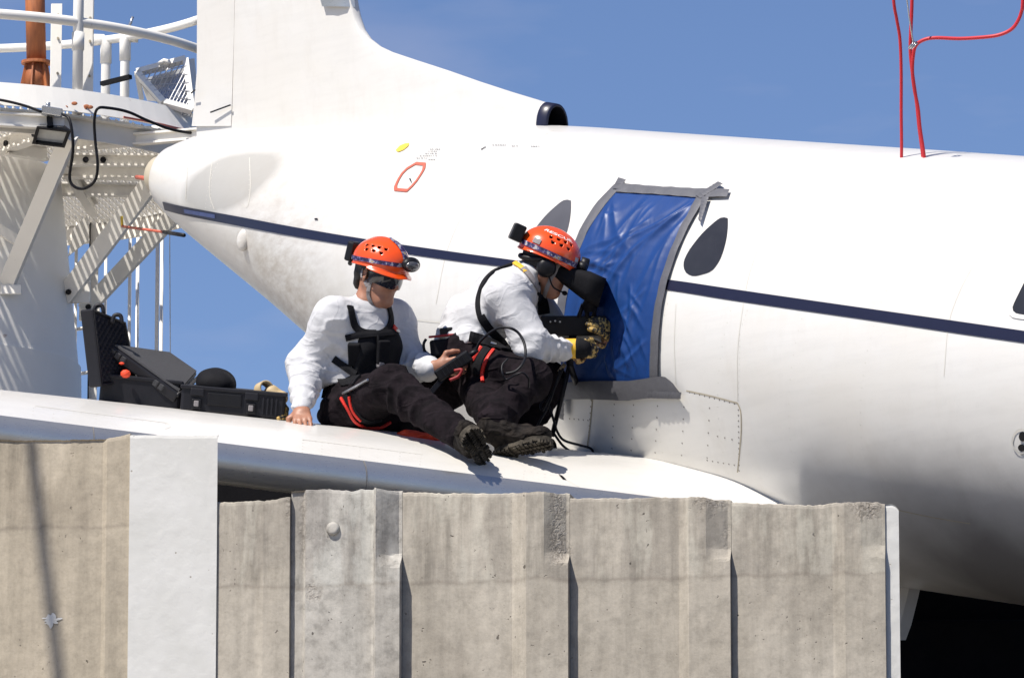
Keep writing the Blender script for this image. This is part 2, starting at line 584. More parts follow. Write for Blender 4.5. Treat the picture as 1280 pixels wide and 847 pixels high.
    M['tan'] = plain('tan_tape_roll', (0.45, 0.34, 0.19), 0.6, 0, 0.15, 40)
    M['mirror'] = plain('lamp_reflector', (0.55, 0.56, 0.58), 0.25, 0.8, 0.15, 20)
    M['dark_red'] = plain('dark_red_trim', (0.26, 0.012, 0.014), 0.6, 0, 0.2, 60)
    M['gloss_white'] = plain('white_end_paint', (0.80, 0.80, 0.79), 0.5, 0, 0.05, 8, 0.2, 30)
    M['ground'] = ground_mat()
    M['added_apron'] = plain('pale_bounce_apron', (0.56, 0.51, 0.43), 0.9, 0, 0.15, 2)  # pale tone for the added light-bouncing ground sheet


def fabric(name, ca, cb, bump, rough=0.92):
    m, nt, b = mat_new(name)
    t = NT(nt)
    n1 = t.noise(17, 6, 0.65)
    n2 = t.noise(240, 3, 0.6)
    c = t.mix(t.ramp(n1, [(0.35, 0.0), (0.68, 1.0)]), ca, cb)
    t.l(c, b.inputs['Base Color'])
    b.inputs['Roughness'].default_value = rough
    b.inputs['Specular IOR Level'].default_value = 0.1
    n3 = t.noise(15, 3, 0.55, (1, 1, 1.5), 0.8)
    h = t.math('ADD', t.math('MULTIPLY', n3, 0.7), t.math('MULTIPLY', n2, 0.10))
    # sharp creases: thin ridges of warped noise
    for sc_, st, am in ((4.6, (1, 1, 1.9), 0.55), (8.5, (1.4, 1.4, 1), 0.22)):
        rn = t.math('ABSOLUTE', t.math('SUBTRACT', t.noise(sc_, 1.5, 0.5, st, 0.9), 0.5))
        h = t.math('ADD', h, t.math('MULTIPLY', t.ramp(rn, [(0.0, 1.0), (0.075, 0.0)]), am))
    t.bump(b, h, bump, 0.012)
    return m


def skin_mat():
    m, nt, b = mat_new('tanned_skin')
    t = NT(nt)
    n1 = t.noise(40, 4, 0.6)
    t.l(t.mix(n1, (0.29, 0.125, 0.072), (0.41, 0.205, 0.135)), b.inputs['Base Color'])
    b.inputs['Roughness'].default_value = 0.5
    b.inputs['Subsurface Weight'].default_value = 0.08
    b.inputs['Subsurface Radius'].default_value = (0.01, 0.004, 0.002)
    t.bump(b, t.noise(150, 3), 0.12, 0.002)
    return m


def band_mat():
    m, nt, b = mat_new('patterned_goggle_strap')
    t = NT(nt)
    v = t.noise(46, 3, 0.6)
    c = t.ramp(v, [(0.40, (0.012, 0.010, 0.035)), (0.52, (0.055, 0.035, 0.14)), (0.60, (0.45, 0.45, 0.50)), (0.68, (0.35, 0.22, 0.05))])
    t.l(c, b.inputs['Base Color'])
    b.inputs['Roughness'].default_value = 0.5
    return m


def glove_mat():
    m, nt, b = mat_new('black_yellow_glove')
    t = NT(nt)
    v = t.noise(75, 2, 0.5)
    c = t.ramp(v, [(0.44, (0.016, 0.014, 0.013)), (0.50, (0.12, 0.08, 0.02)), (0.55, (0.50, 0.33, 0.10))])
    t.l(c, b.inputs['Base Color'])
    b.inputs['Roughness'].default_value = 0.6
    t.bump(b, t.noise(90, 3), 0.4, 0.004)
    return m


def ground_mat():
    m, nt, b = mat_new('dark_asphalt')
    t = NT(nt)
    n1 = t.noise(0.4, 6, 0.6)
    n2 = t.noise(30, 5, 0.7)
    c = t.mix(n1, (0.022, 0.021, 0.020), (0.042, 0.039, 0.036))
    c = t.mix(0.6, c, t.ramp(n2, [(0.3, 0.75), (0.7, 1.15)]), 'MULTIPLY')
    t.l(c, b.inputs['Base Color'])
    b.inputs['Roughness'].default_value = 0.95
    t.bump(b, n2, 0.5, 0.02)
    return m


# ------------------------------------------------------------------ concrete wall frame (needed by its material too)
WYAW = math.radians(-9.0)
WDIR = Vector((math.cos(WYAW), math.sin(WYAW), 0))
WNRM = Vector((math.sin(WYAW), -math.cos(WYAW), 0))      # outward, to the camera
WORG = P(640, 700, 22.0)


def wall_sz(px, py):
    r = ray(px, py)
    t = (WORG - CAM0).dot(WNRM) / r.dot(WNRM)
    p = CAM0 + r * t
    return (p - WORG).dot(WDIR), p.z


def wall_pt(s, o, z):
    q = WORG + WDIR * s + WNRM * o
    return Vector((q.x, q.y, z))


LINEZ = wall_sz(700, 716)[1] - 0.03
make_materials()
# ------------------------------------------------------------------ ground
g = MB()
N = 24
rows = []
for i in range(N + 1):
    rows.append([((j / N - 0.5) * 3000, (i / N) * 2200 - 400, 0.0) for j in range(N + 1)])
tag(g.grid(rows).build('ground', M['ground']), 'dark asphalt ground below the wall and aircraft', None, None, 'structure')

ap = MB().box((-21.0, 30.0, 0.004), (19.5, 0, 0), (0, 35, 0), (0, 0, 0.002))  # unseen pale ground sheet, added to bounce sunlight up to wing edge and tower
tag(ap.build('bounce_apron', M['added_apron']), 'unseen pale ground sheet added to bounce light onto the wing and tower', None, None, 'structure')
# ------------------------------------------------------------------ aircraft
air = thing('aircraft', 'white old jet with a navy stripe along its fuselage and a low wing', 'aircraft', P(760, 640, 25.6))

AX = (P(1400, 490, 24.2) - P(190, 215, 28.6)).normalized()      # tail to nose
AU = AX.cross(c2w((0, 1, 0))).normalized()
if AU.dot(c2w((0, 0, 1))) > 0: AU = -AU                          # to the camera
AV = AU.cross(AX).normalized()
if AV.z < 0: AV = -AV
_T = ((190 - CX) / FPX * 28.6, 28.6)
_E = ((1400 - CX) / FPX * 24.2, 24.2)
_S = (_E[1] - _T[1]) / (_E[0] - _T[0])


def axis_depth(px):
    return (_T[1] - _S * _T[0]) / (1 - _S * (px - CX) / FPX)


SX = np.array([199.0, 208.0, 225.0, 250.0, 285.0, 330.0, 390.0, 470.0, 570.0, 680.0, 800.0, 940.0, 1100.0, 1280.0, 1440.0, 1640.0])
SCY = np.array([218.6, 220.3, 223.5, 229.0, 238.2, 253.0, 274.2, 304.0, 339.4, 374.7, 404.7, 432.1, 454.0, 474.3, 491.0, 512.0])
SR = np.array([0.1197, 0.1393, 0.1765, 0.2289, 0.29, 0.355, 0.4364, 0.5465, 0.6719, 0.7798, 0.8451, 0.8909, 0.9108, 0.9165, 0.918, 0.918])


def herm(x, X, Y):
    h = np.diff(X); m = np.diff(Y) / h
    d = np.empty_like(Y)
    d[1:-1] = (m[:-1] * h[1:] + m[1:] * h[:-1]) / (h[1:] + h[:-1]); d[0] = m[0]; d[-1] = m[-1]
    i = int(np.clip(np.searchsorted(X, x) - 1, 0, len(X) - 2)); t = (x - X[i]) / h[i]
    return float((2 * t**3 - 3 * t**2 + 1) * Y[i] + (t**3 - 2 * t**2 + t) * h[i] * d[i] + (-2 * t**3 + 3 * t**2) * Y[i + 1] + (t**3 - t**2) * h[i] * d[i + 1])


def ax_c(t): return P(t, herm(t, SX, SCY), axis_depth(t))


def ring(t, r, n=112):
    c = ax_c(t)
    return [c + (AU * math.cos(2 * math.pi * k / n) + AV * math.sin(2 * math.pi * k / n)) * r for k in range(n)]


fb = MB()
rows = [ring(212, 0.085), ring(212.5, 0.115), ring(214.5, 0.137), ring(217.5, 0.155)]
for i in range(150):
    t = 221 + (1640 - 221) * (i / 149) ** 1.35
    rows.append(ring(t, herm(t, SX, SR) - 0.006 * math.exp(-(t - 221) / 8)))
fb.grid(rows, closed=True)
fb.add(rows[0], [tuple(range(len(rows[0])))])
fb.add(rows[-1], [tuple(range(len(rows[-1]) - 1, -1, -1))])
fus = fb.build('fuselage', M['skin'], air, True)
FUS = BVHTree.FromPolygons(fb.v, fb.f)


def hit(bvh, px, py):
    loc, n, i, d = bvh.ray_cast(CAM0, ray(px, py))
    if loc is None: return None, None
    if n.dot(ray(px, py)) > 0: n = -n
    return loc, n


def on(bvh, px, py, off=0.003):
    loc, n = hit(bvh, px, py)
    return None if loc is None else loc + n * off


def resample(pl, n):
    pl = [Vector((*p, 0)) for p in pl]
    L = [0]
    for a, b in zip(pl, pl[1:]): L.append(L[-1] + (b - a).length)
    out = []
    for i in range(n):
        s = L[-1] * i / (n - 1)
        k = 0
        while k < len(pl) - 2 and L[k + 1] < s: k += 1
        f = (s - L[k]) / max(L[k + 1] - L[k], 1e-9)
        q = pl[k].lerp(pl[k + 1], f)
        out.append((q.x, q.y))
    return out


def skin_strip(bvh, e1, e2, n=24, m=3, off=0.003):
    """a thin sheet laid on a surface between two edge lines"""
    a, b = resample(e1, n), resample(e2, n)
    mb = MB()
    rows = []
    for p, q in zip(a, b):
        r = [on(bvh, p[0] + (q[0] - p[0]) * k / m, p[1] + (q[1] - p[1]) * k / m, off) for k in range(m + 1)]
        if all(x is not None for x in r):
            rows.append(r)
    return mb.grid(rows) if len(rows) > 1 else mb


def skin_line(bvh, pts, w, off=0.0012, n=30):
    """thin line (w px wide) on a surface"""
    pts = resample(pts, n)
    e1, e2 = [], []
    for i, p in enumerate(pts):
        a, b = pts[max(i - 1, 0)], pts[min(i + 1, n - 1)]
        dx, dy = b[0] - a[0], b[1] - a[1]
        l = math.hypot(dx, dy) or 1
        e1.append((p[0] - dy / l * w / 2, p[1] + dx / l * w / 2))
        e2.append((p[0] + dy / l * w / 2, p[1] - dx / l * w / 2))
    return skin_strip(bvh, e1, e2, n, 1, off)


def skin_patch(bvh, poly, off=0.003, n=40, rings=5, mb=None, inner=0.0):
    """a thin sheet with an outline given by poly"""
    pts = resample(list(poly) + [poly[0]], n + 1)[:-1]
    cx = sum(p[0] for p in pts) / n; cy = sum(p[1] for p in pts) / n
    mb = mb or MB()
    rows = []
    for k in range(rings + 1):
        f = inner + (1 - inner) * k / rings
        f = max(f, 0.002)
        rows.append([on(bvh, cx + (p[0] - cx) * f, cy + (p[1] - cy) * f, off) for p in pts])
    if any(x is None for r in rows for x in r): return mb
    return mb.grid(rows, closed=True)


def spline2(pts, n=10):
    return [(v.x, v.y) for v in smooth_path([(x, y, 0) for x, y in pts], n)]


def dots(bvh, pts, r, mb, off=0.0006):
    for x, y in pts:
        loc, nn = hit(bvh, x, y)
        if loc is None: continue
        t1 = nn.orthogonal().normalized(); t2 = nn.cross(t1)
        c = loc + nn * off
        vs = [c + nn * 0.0010] + [c + (t1 * math.cos(k * math.pi / 3) + t2 * math.sin(k * math.pi / 3)) * r for k in range(6)]
        mb.add(vs, [(0, 1 + k, 1 + (k + 1) % 6) for k in range(6)])


def line_dots(a, b, n, jit=0.0):
    return [(a[0] + (b[0] - a[0]) * i / (n - 1) + random.uniform(-jit, jit), a[1] + (b[1] - a[1]) * i / (n - 1) + random.uniform(-jit, jit)) for i in range(n)]


# beige lamp housing at the end of the tail cone
tb = MB()
rows = [ring(197, 0.072, 40), ring(198, 0.090, 40), ring(204, 0.098, 40), ring(213, 0.102, 40)]
tb.grid(rows, closed=True); tb.add(rows[0], [tuple(range(40))])
tag(tb.build('tail_lamp', M['beige'], air, True), 'beige lamp housing at the tip of the tail cone')

# cheat line: navy stripe, worn light at the tail
top_e = [(196, 250), (230, 258), (300, 271), (380, 286), (470, 301), (560, 314), (640, 325), (720, 336), (838, 350), (920, 362), (1080, 385), (1200, 402), (1290, 415)]
bot_e = [(199, 260), (232, 269), (302, 283), (382, 298), (470, 312), (560, 325), (640, 335), (720, 348), (838, 363), (920, 376), (1080, 399), (1200, 417), (1290, 430)]
st = skin_strip(FUS, spline2(top_e), spline2(bot_e), 140, 2, 0.004).build('stripe', M['navy'], air, True)
wn_ = skin_strip(FUS, [(231, 261), (270, 268)], [(232, 266), (270, 273)], 8, 2, 0.006)
tag(wn_.build('stripe_wear', M['navy_worn'], st, True), None)

# windows
WIN = [(910, 273), (904, 272), (897, 275), (881, 289), (869, 303), (860, 316), (855, 328), (856, 338), (861, 343), (868, 345), (878, 343), (889, 339), (897, 330), (903, 318), (908, 300), (910, 284)]
WIN2 = [(1312, 318), (1300, 325), (1285, 345), (1274, 366), (1266, 383), (1266, 389), (1271, 393), (1290, 395), (1310, 392), (1322, 370), (1325, 340)]


def window(poly, mat, label, frame=True, grow=1.14, fm=None):
    pane = skin_patch(FUS, poly, 0.0025, 44, 6).build('window', mat, air, True)
    pane['label'] = label
    if frame:
        cx = sum(p[0] for p in poly) / len(poly); cy = sum(p[1] for p in poly) / len(poly)
        big = [(cx + (x - cx) * grow, cy + (y - cy) * grow) for x, y in poly]
        f = skin_patch(FUS, big, 0.004, 44, 2, None, 1 / grow)
        f.build('window_frame', fm or M['skin'], pane, True)
    return pane


def rnd(poly): return spline2(list(poly) + [poly[0]], 4)[:-1]


window(rnd(WIN), M['glass'], 'dark teardrop cabin window between the blue sheet and the nose', False, 1.10)
window(rnd([(x - 196, y - 22) for x, y in WIN]), M['glass_grey'], 'grey blanked teardrop window behind the crouching man', False, 1.10)
window(rnd(WIN2), M['glass'], 'cabin window cut by the right edge of the photo', True, 1.16)

# hatch outline in faded red, with a white cover inside it
H = [(521, 203), (533, 204), (532, 211), (528, 218), (522, 227), (516, 234), (509, 240.5), (493, 239), (493, 234), (497, 225), (502, 217), (509, 210)]
hk = skin_patch(FUS, H, 0.004, 60, 1, None, 0.80).build('hatch_outline', M['red_paint'], air)
skin_strip(FUS, [(512, 224), (514, 227.5)], [(514.2, 224), (516, 230)], 4, 1, 0.006).build('hatch_latch', M['black_metal'], hk)
yb_ = skin_patch(FUS, [(495, 188.5), (500, 183), (507, 180), (512, 179.5), (511, 183), (505, 188), (498, 191)], 0.004, 28, 3).build('yellow_plate', M['yellow'], air)
yb_['label'] = 'small yellow placard high on the tail'
skin_patch(FUS, [(601, 187.5), (607, 184), (608, 184.4), (602, 188)], 0.004, 14, 1).build('static_vent', M['black_metal'], air)
skin_patch(FUS, [(394, 273), (398, 273), (398, 275), (394, 275)], 0.004, 14, 1).build('static_vent', M['black_metal'], air)
# rows of stencilling too small to read
ib = MB()
for (x, y, w) in [(538, 186.4, 14), (536, 189, 11), (532, 191.8, 12), (525, 194.6, 20), (521, 197.4, 13), (536, 199.4, 9), (616, 181.2, 16), (640, 182.4, 6), (664, 183, 10)]:
    x0 = x
    while x0 < x + w:
        dx = random.choice([1.2, 1.8, 2.4])
        skin_patch(FUS, [(x0, y), (x0 + dx, y + .2), (x0 + dx - .5, y + 1.3), (x0 - .5, y + 1.1)], 0.004, 8, 1, ib)
        x0 += dx + random.choice([0.7, 0.9, 1.6])
ib.build('stencil_text', M['ink'], air)['kind'] = 'stuff'

# oval blister below the tail stripe, round port far right
pb = MB()
loc, nn = hit(FUS, 305, 300)
pb.ball(loc + nn * 0.004, AV * 0.052, AX * 0.034, nn * 0.022, 20, 10)
bl = pb.build('blister_cover', M['skin'], air, True)
bl['label'] = 'small oval blister below the stripe near the tail'
rv = MB()
for k in range(18):
    a = 2 * math.pi * k / 18
    dots(FUS, [(305 + 10.5 * math.cos(a), 301 + 17.5 * math.sin(a))], 0.003, rv)
pl = MB()
loc, nn = hit(FUS, 1276, 551)
skin_patch(FUS, [(1277 + 12 * math.cos(a * .2618), 551 + 16 * math.sin(a * .2618)) for a in range(24)], 0.004, 40, 2, pl, 0.86)
po = pl.build('port_ring', M['seam_light'], air, True)
skin_patch(FUS, [(1278 + 4.5 * math.cos(a * .2618), 559 + 4.5 * math.sin(a * .2618)) for a in range(24)], 0.005, 24, 2).build('port_hole', M['black_metal'], po, True)
skin_patch(FUS, [(1279 + 4.5 * math.cos(a * .2618), 545 + 6 * math.sin(a * .2618)) for a in range(24)], 0.005, 24, 2).build('port_hole', M['black_metal'], po, True)

# skin joints and rivets
for pts, w in [([(1115, 635), (1160, 645), (1213, 654)], 1.2), ([(858, 488), (890, 495), (922, 503.5)], 1.6), ([(922, 503.5), (926, 515), (926.5, 540), (924, 570), (922, 590)], 1.4),
               ([(741, 497), (739, 520), (736, 545), (734, 560)], 1.5)]:
    skin_line(FUS, spline2(pts), w).build('dirty_skin_joint', M['seam'], air, True)
for pts, w in [([(970, 266), (952, 300), (936, 345), (927, 395), (922, 440), (922, 500)], 1.0),
               ([(1290, 255), (1250, 290), (1215, 335), (1195, 375), (1185, 410), (1180, 470)], 1.0),
               ([(520, 399.5), (540, 402), (566, 404)], 2.2), ([(700, 158), (640, 195), (590, 250), (560, 310), (545, 380)], 0.8),
               ([(265, 200), (262, 240), (268, 262)], 0.7), ([(312, 197), (313, 235), (309, 259), (302, 255)], 0.8), ([(235, 200), (232, 250)], 0.6),
               ([(845, 380), (843, 430), (845, 480)], 0.8)]:
    skin_line(FUS, spline2(pts), w).build('skin_joint', M['seam_light'], air, True)
D = []
D += line_dots((862, 490), (918, 504), 10) + line_dots((923, 512), (924, 588), 12) + line_dots((739, 500), (735, 556), 8)
for x in (768, 792, 822, 855, 887):
    D += line_dots((x, 505 + (x - 768) * .04), (x - 3, 560 + (x - 768) * .1), 5)
D += line_dots((884, 575), (918, 581), 6) + line_dots((712, 523), (735, 525), 5) + line_dots((897, 545), (915, 549), 3)
dk = MB(); dots(FUS, D, 0.0042, dk); dk.build('rivet_row', M['rivet'], air)['kind'] = 'stuff'
D = []
D += line_dots((978, 283), (967, 297), 6) + line_dots((963, 305), (953, 335), 6) + line_dots((944, 352), (938, 372), 4)
D += line_dots((934, 388), (928, 405), 4) + line_dots((925, 418), (923, 500), 12)
D += line_dots((913, 270), (914, 300), 4) + line_dots((912, 306), (884, 346), 7) + line_dots((862, 349), (875, 350), 3) + line_dots((895, 270), (911, 268), 3)
D += line_dots((265, 202), (263, 258), 12) + line_dots((235, 205), (233, 250), 9) + line_dots((312, 200), (311, 256), 10)
for tt in (330, 420, 520, 640, 770, 1010, 1090, 1180, 1270):
    rr = herm(tt, SX, SR)
    for k in range(-14, 22):
        a = k * .055 + .02
        p = ax_c(tt) + (AU * math.cos(a) + AV * math.sin(a)) * rr
        q = p - CAM0
        dz_ = q.y * cp + q.z * sp; yy_ = -q.y * sp + q.z * cp
        D.append((CX + FPX * q.x / dz_, CY - FPX * yy_ / dz_))
D += line_dots((1155, 230), (1270, 240), 14, 1) + line_dots((690, 200), (620, 225), 6)
lt = MB(); dots(FUS, D, 0.0028, lt); lt.add(rv.v, rv.f)
lt.build('rivet_line', M['rivet_light'], air)['kind'] = 'stuff'

# tail fin: fin plane holds the axis and the up direction
FO = ax_c(690)


def fin_pt(px, py):
    r = ray(px, py)
    t = (FO - CAM0).dot(AU) / r.dot(AU)
    return CAM0 + r * t


FTOP = [(248, -60), (300, -60), (360, -60), (400, -60), (425, -60), (434, -45), (440, -20), (443.5, 2), (447, 18), (453, 35), (462, 48), (475, 58), (490, 65), (520, 75), (560, 88), (600, 102), (640, 115), (670, 124), (686, 129)]
FBW = [.012, .06, .075, .07, .058, .05, .044, .042, .042, .043, .044, .046, .048, .050, .052, .054, .056, .058, .058]
rows = []
fm = MB()
for (x, y), hw in zip(FTOP, FBW):
    base = fin_pt(x, 190 if x < 500 else 176)
    topp = fin_pt(x, y)
    up = topp - base
    h = up.length
    up.normalize()
    sec = []
    rt = min(hw * (0.62 if h > 0.25 else 0.95), h * .45)
    sec.append(base + AU * hw)
    for k in range(1, 6):
        f = k / 6
        sec.append(base + up * (h - rt) * f + AU * (hw + (rt - hw) * f))
    for k in range(9):
        a = math.pi * k / 8
        sec.append(base + up * (h - rt + rt * math.sin(a)) + AU * rt * math.cos(a))
    for k in range(5, 0, -1):
        f = k / 6
        sec.append(base + up * (h - rt) * f - AU * (hw + (rt - hw) * f))
    sec.append(base - AU * hw)
    rows.append(sec)
fm.grid(rows)
fm.add(rows[0], [tuple(range(len(rows[0])))])
fin = fm.build('tail_fin', M['skin'], air, True)
# rudder, hinge gap, leading-edge boot
rdd = MB()
q = [[(261, -60), (254, 40), (246, 140), (244, 158)], [(302, -60), (302, 40), (301.5, 140), (301, 158)]]
o0, o1 = (.016, .018, .022, .022), (.041, .047, .0605, .0615)
rdd.grid([[fin_pt(*p) + AU * o for p, o in zip(q[0], o0)], [fin_pt(*p) + AU * o for p, o in zip(q[1], o1)]])
rdd.grid([[fin_pt(*p) - AU * .0 for p in q[0]], [fin_pt(*p) + AU * o for p, o in zip(q[0], o0)]], flip=True)
rdd.grid([[fin_pt(*p) + AU * o for p, o in zip(q[1], o1)], [fin_pt(*p) + AU * .03 for p in q[1]]])
rdd.build('rudder', M['skin'], fin)
bo = MB()
bo.grid([[fin_pt(x, y) + AU * o for x, o in ((412, .069), (428, .062), (438, .040), (444, .008))] for y in (-58, -30, -8)] +
        [[fin_pt(x, y) + AU * o for x, o in ((416, .066), (430, .060), (440, .044), (446, .010))] for y in (9,)], flip=True)
bo.build('leading_edge_boot', M['metal'], fin, True)
sh = MB().bar(fin_pt(277, 141) + AU * .068, fin_pt(303, 132) + AU * .075, AV, .006, .006).build('trim_rod', M['black_metal'], fin)
sh = MB().bar(fin_pt(249, 117) + AU * .05, fin_pt(256, 113) + AU * .06, AV, .005, .005)
sh.build('trim_rod', M['black_metal'], fin)

# air scoop at the front of the dorsal fillet: navy lip, black throat
def arch(x, ytop, hw, n=14, ybase=166):
    base = fin_pt(x, ybase); topp = fin_pt(x, ytop)
    up = topp - base; h = up.length; up.normalize()
    return [base + AU * (hw * math.cos(math.pi * k / n)) + up * h * (math.sin(math.pi * k / n) ** 0.75 if 0 < k < n else 0) for k in range(n + 1)]


ab = MB()
ro, ri = arch(684, 127.5, .070), arch(696, 129.5, .073)
ab.grid([ro, ri, arch(697, 133, .060), arch(686, 133, .058)])
sc_ = ab.build('air_scoop_lip', M['navy'], air, True)
tb = MB()
i2, i3 = arch(697, 133, .060), arch(672, 134, .05)
tb.grid([i2, i3])
tb.add(i3, [tuple(range(len(i3)))])
tb.build('air_scoop_throat', M['dark'], sc_)

# ------------------------------------------------------------------ wing
root_px = [(1015, 652), (970, 629), (920, 606), (860, 588.5), (815, 578), (770, 573.5), (738, 570.5), (700, 567)]
rootp = []
for p in root_px:
    loc, nn = hit(FUS, *p)
    rootp.append(loc - nn * 0.03 + AU * 0.0)
NS = 34
rc_ = smooth_path(rootp, 12)


def eq(pts, n):
    L = [0]
    for a, b in zip(pts, pts[1:]): L.append(L[-1] + (b - a).length)
    out = []
    for i in range(n):
        s = L[-1] * i / (n - 1); k = 0
        while k < len(pts) - 2 and L[k + 1] < s: k += 1
        out.append(pts[k].lerp(pts[k + 1], (s - L[k]) / max(L[k + 1] - L[k], 1e-9)))
    return out


rootc = eq(rc_, NS)
L0, L1 = P(-90, 507.5, 23.45), P(-90, 477.3, 24.45)
upw = Vector((0, 0, 1))
leftc = [L0.lerp(L1, k / (NS - 1)) + upw * 0.022 * math.sin(math.pi * k / (NS - 1)) for k in range(NS)]
aft = c2w((-.32, -0.075, 0.92)).normalized()


def wing_sec(f):
    """f = 0 at the root (inside the fuselage) .. 1 at the left end"""
    top = [a.lerp(b, f) for a, b in zip(rootc, leftc)]
    ext = [top[-1] + aft * 0.09 * k + upw * (-0.0035 * k * k) for k in range(1, 6)]
    return top, ext


fr = [1 - (1 - k / 40) for k in range(41)]
rows = []
for f in fr:
    top, ext = wing_sec(f)
    rows.append(top + ext)
wt = MB().grid(rows, flip=True)
# leading-edge nose and lower surface
nose_d = AX


def le_rows(f0, f1, n, k0=0.0):
    out = []
    for i in range(n + 1):
        f = f0 + (f1 - f0) * i / max(n, 1)
        top, _ = wing_sec(f)
        b = top[0]
        tang = (top[0] - top[2]).normalized()
        hgt = 0.172 + 0.02 * (1 - f)
        fw = Vector((tang.x, tang.y, 0)).normalized()
        r = []
        for k in range(15):
            a = math.radians(38 + 162 * k / 14)
            r.append(b + fw * 0.062 * math.sin(a) + upw * (-hgt * 0.5 * (1 - math.cos(a)) + hgt * 0.5 * (1 - math.cos(math.radians(38)))) - fw * 0.062 * math.sin(math.radians(38)))
        out.append(r)
    return out


FS = 0.0
# px 455 seam in the leading edge
def f_at_px(px):
    best = min(range(1001), key=lambda i: abs(((wing_sec(i / 1000)[0][0] - CAM0).x / depth_of(wing_sec(i / 1000)[0][0])) * FPX + CX - px))
    return best / 1000


fs = f_at_px(454)
fs2 = f_at_px(116)
low = MB()
for f in (0.0,):
    pass
lr = []
for f in fr:
    r = le_rows(f, f, 0)[0][-1]
    top, ext = wing_sec(f)
    lr.append([r, r.lerp(ext[-1], .5) - upw * 0.05, ext[-1] - upw * 0.004])
wt.grid(lr, flip=False)
wing = wt.build('wing', M['skin'], air, True)
WING = BVHTree.FromPolygons(wt.v, wt.f)
for f0, f1 in ((0.02, fs - .0004), (fs + .0004, fs2 - .0004), (fs2 + .0004, 1.0)):
    MB().grid(le_rows(f0, f1, 14), flip=True).build('leading_edge', M['metal'], wing, True)
for f in (fs, fs2):
    MB().grid([[p + nose_d * .0015 - WNRM * -.0015 for p in le_rows(f - .0005, f - .0005, 0)[0]], [p + nose_d * .0015 - WNRM * -.0015 for p in le_rows(f + .0005, f + .0005, 0)[0]]], flip=True).build('leading_edge_joint', M['rivet'], wing)
tipb = MB()
top, ext = wing_sec(1.0)
lastr = le_rows(1, 1, 0)[0]
tipb.add(top + ext + lastr[::-1], [tuple(range(len(top) + len(ext) + len(lastr)))])
tipb.build('wing_end', M['skin'], wing)

D = line_dots((44, 509), (207, 530), 18) + line_dots((42, 510), (41, 518), 3) + line_dots((68, 512), (66, 522), 3) + line_dots((121, 519), (119, 528), 3)
D += line_dots((379, 550), (527, 568), 20)
for x, y in ((379, 550), (403, 553), (450, 559), (500, 566), (526, 569)): D += line_dots((x, y), (x - 1.5, y + 15), 5)
D += line_dots((656, 588), (688, 593), 5) + line_dots((655, 588), (654, 601), 4) + line_dots((681, 592), (680, 604), 4)
wd_ = MB(); dots(WING, D, 0.0036, wd_, 0.0006)
wd_.build('wing_rivet', M['rivet_light'], wing)['kind'] = 'stuff'
for pts, w in [([(699, 594), (715, 603), (728, 611), (738, 621)], 1.3), ([(44, 507), (210, 528.5)], .6), ([(208, 528), (213, 533), (206, 536)], .8), ([(378, 549), (528, 567.5)], .6)]:
    skin_line(WING, spline2(pts), w, 0.0010).build('wing_panel_joint', M['seam_light'], wing)
fl = MB()
q = skin_patch(WING, [(698, 593), (703, 595), (708, 600), (703, 599)], 0.003, 16, 2, fl)
fl.build('fillet_gap', M['dark'], wing)
# rubber seal along the wing root
sg = MB()
pts = [on(FUS, x, y - .6, 0.004) for x, y in spline2([(770, 573.5), (815, 577.6), (860, 587.6), (920, 605), (968, 627.5)], 8)]
sg.tube(pts, 0.0055, 6)
sg.build('root_seal', M['seam'], wing, True)

# white gear door hanging below the belly
gd = MB()
gp_ = [P(1122, 725, 25.0), P(1137, 731, 25.0), P(1134, 745, 25.0), P(1125, 781, 25.0), P(1118, 800, 25.0)]
dd = c2w((.05, 0, .04))
gd.add(gp_ + [p + dd for p in gp_], [(0, 1, 2, 3, 4), (9, 8, 7, 6, 5)] + [(i, i + 5, (i + 1) % 5 + 5, (i + 1) % 5) for i in range(5)])
tag(gd.build('gear_door', M['skin'], air), 'small pale tapered door hanging under the belly')

# black-painted crib of beams carrying the aircraft, in the shade below it
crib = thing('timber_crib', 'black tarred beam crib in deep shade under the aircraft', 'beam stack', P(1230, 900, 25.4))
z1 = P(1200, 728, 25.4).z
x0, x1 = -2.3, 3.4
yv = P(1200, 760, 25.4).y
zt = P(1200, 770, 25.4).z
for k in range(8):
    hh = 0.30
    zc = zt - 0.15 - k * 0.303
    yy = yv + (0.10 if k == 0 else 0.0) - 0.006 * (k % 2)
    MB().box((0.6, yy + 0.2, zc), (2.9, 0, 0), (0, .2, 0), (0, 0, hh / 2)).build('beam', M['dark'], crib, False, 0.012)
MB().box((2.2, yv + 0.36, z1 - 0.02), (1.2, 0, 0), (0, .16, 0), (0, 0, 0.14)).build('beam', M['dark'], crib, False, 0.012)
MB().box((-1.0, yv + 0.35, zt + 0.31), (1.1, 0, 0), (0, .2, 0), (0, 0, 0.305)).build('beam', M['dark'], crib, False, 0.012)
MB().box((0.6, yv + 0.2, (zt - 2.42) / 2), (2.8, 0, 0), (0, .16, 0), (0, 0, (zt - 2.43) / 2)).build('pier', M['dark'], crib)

# ------------------------------------------------------------------ blue sheet taped over the door
tarp = thing('tarpaulin', 'crumpled blue plastic sheet taped over the doorway with grey tape', 'plastic sheet', on(FUS, 760, 380, 0.0))
TL = spline2([(770, 243), (750, 268), (730, 300), (717, 340), (709, 380), (704, 430), (703, 480)])
TR = spline2([(880, 246), (862, 275), (848, 306), (834, 345), (825, 385), (820, 430), (818, 480)])
NA, NB = 150, 110
a_, b_ = resample(TL, NA), resample(TR, NA)


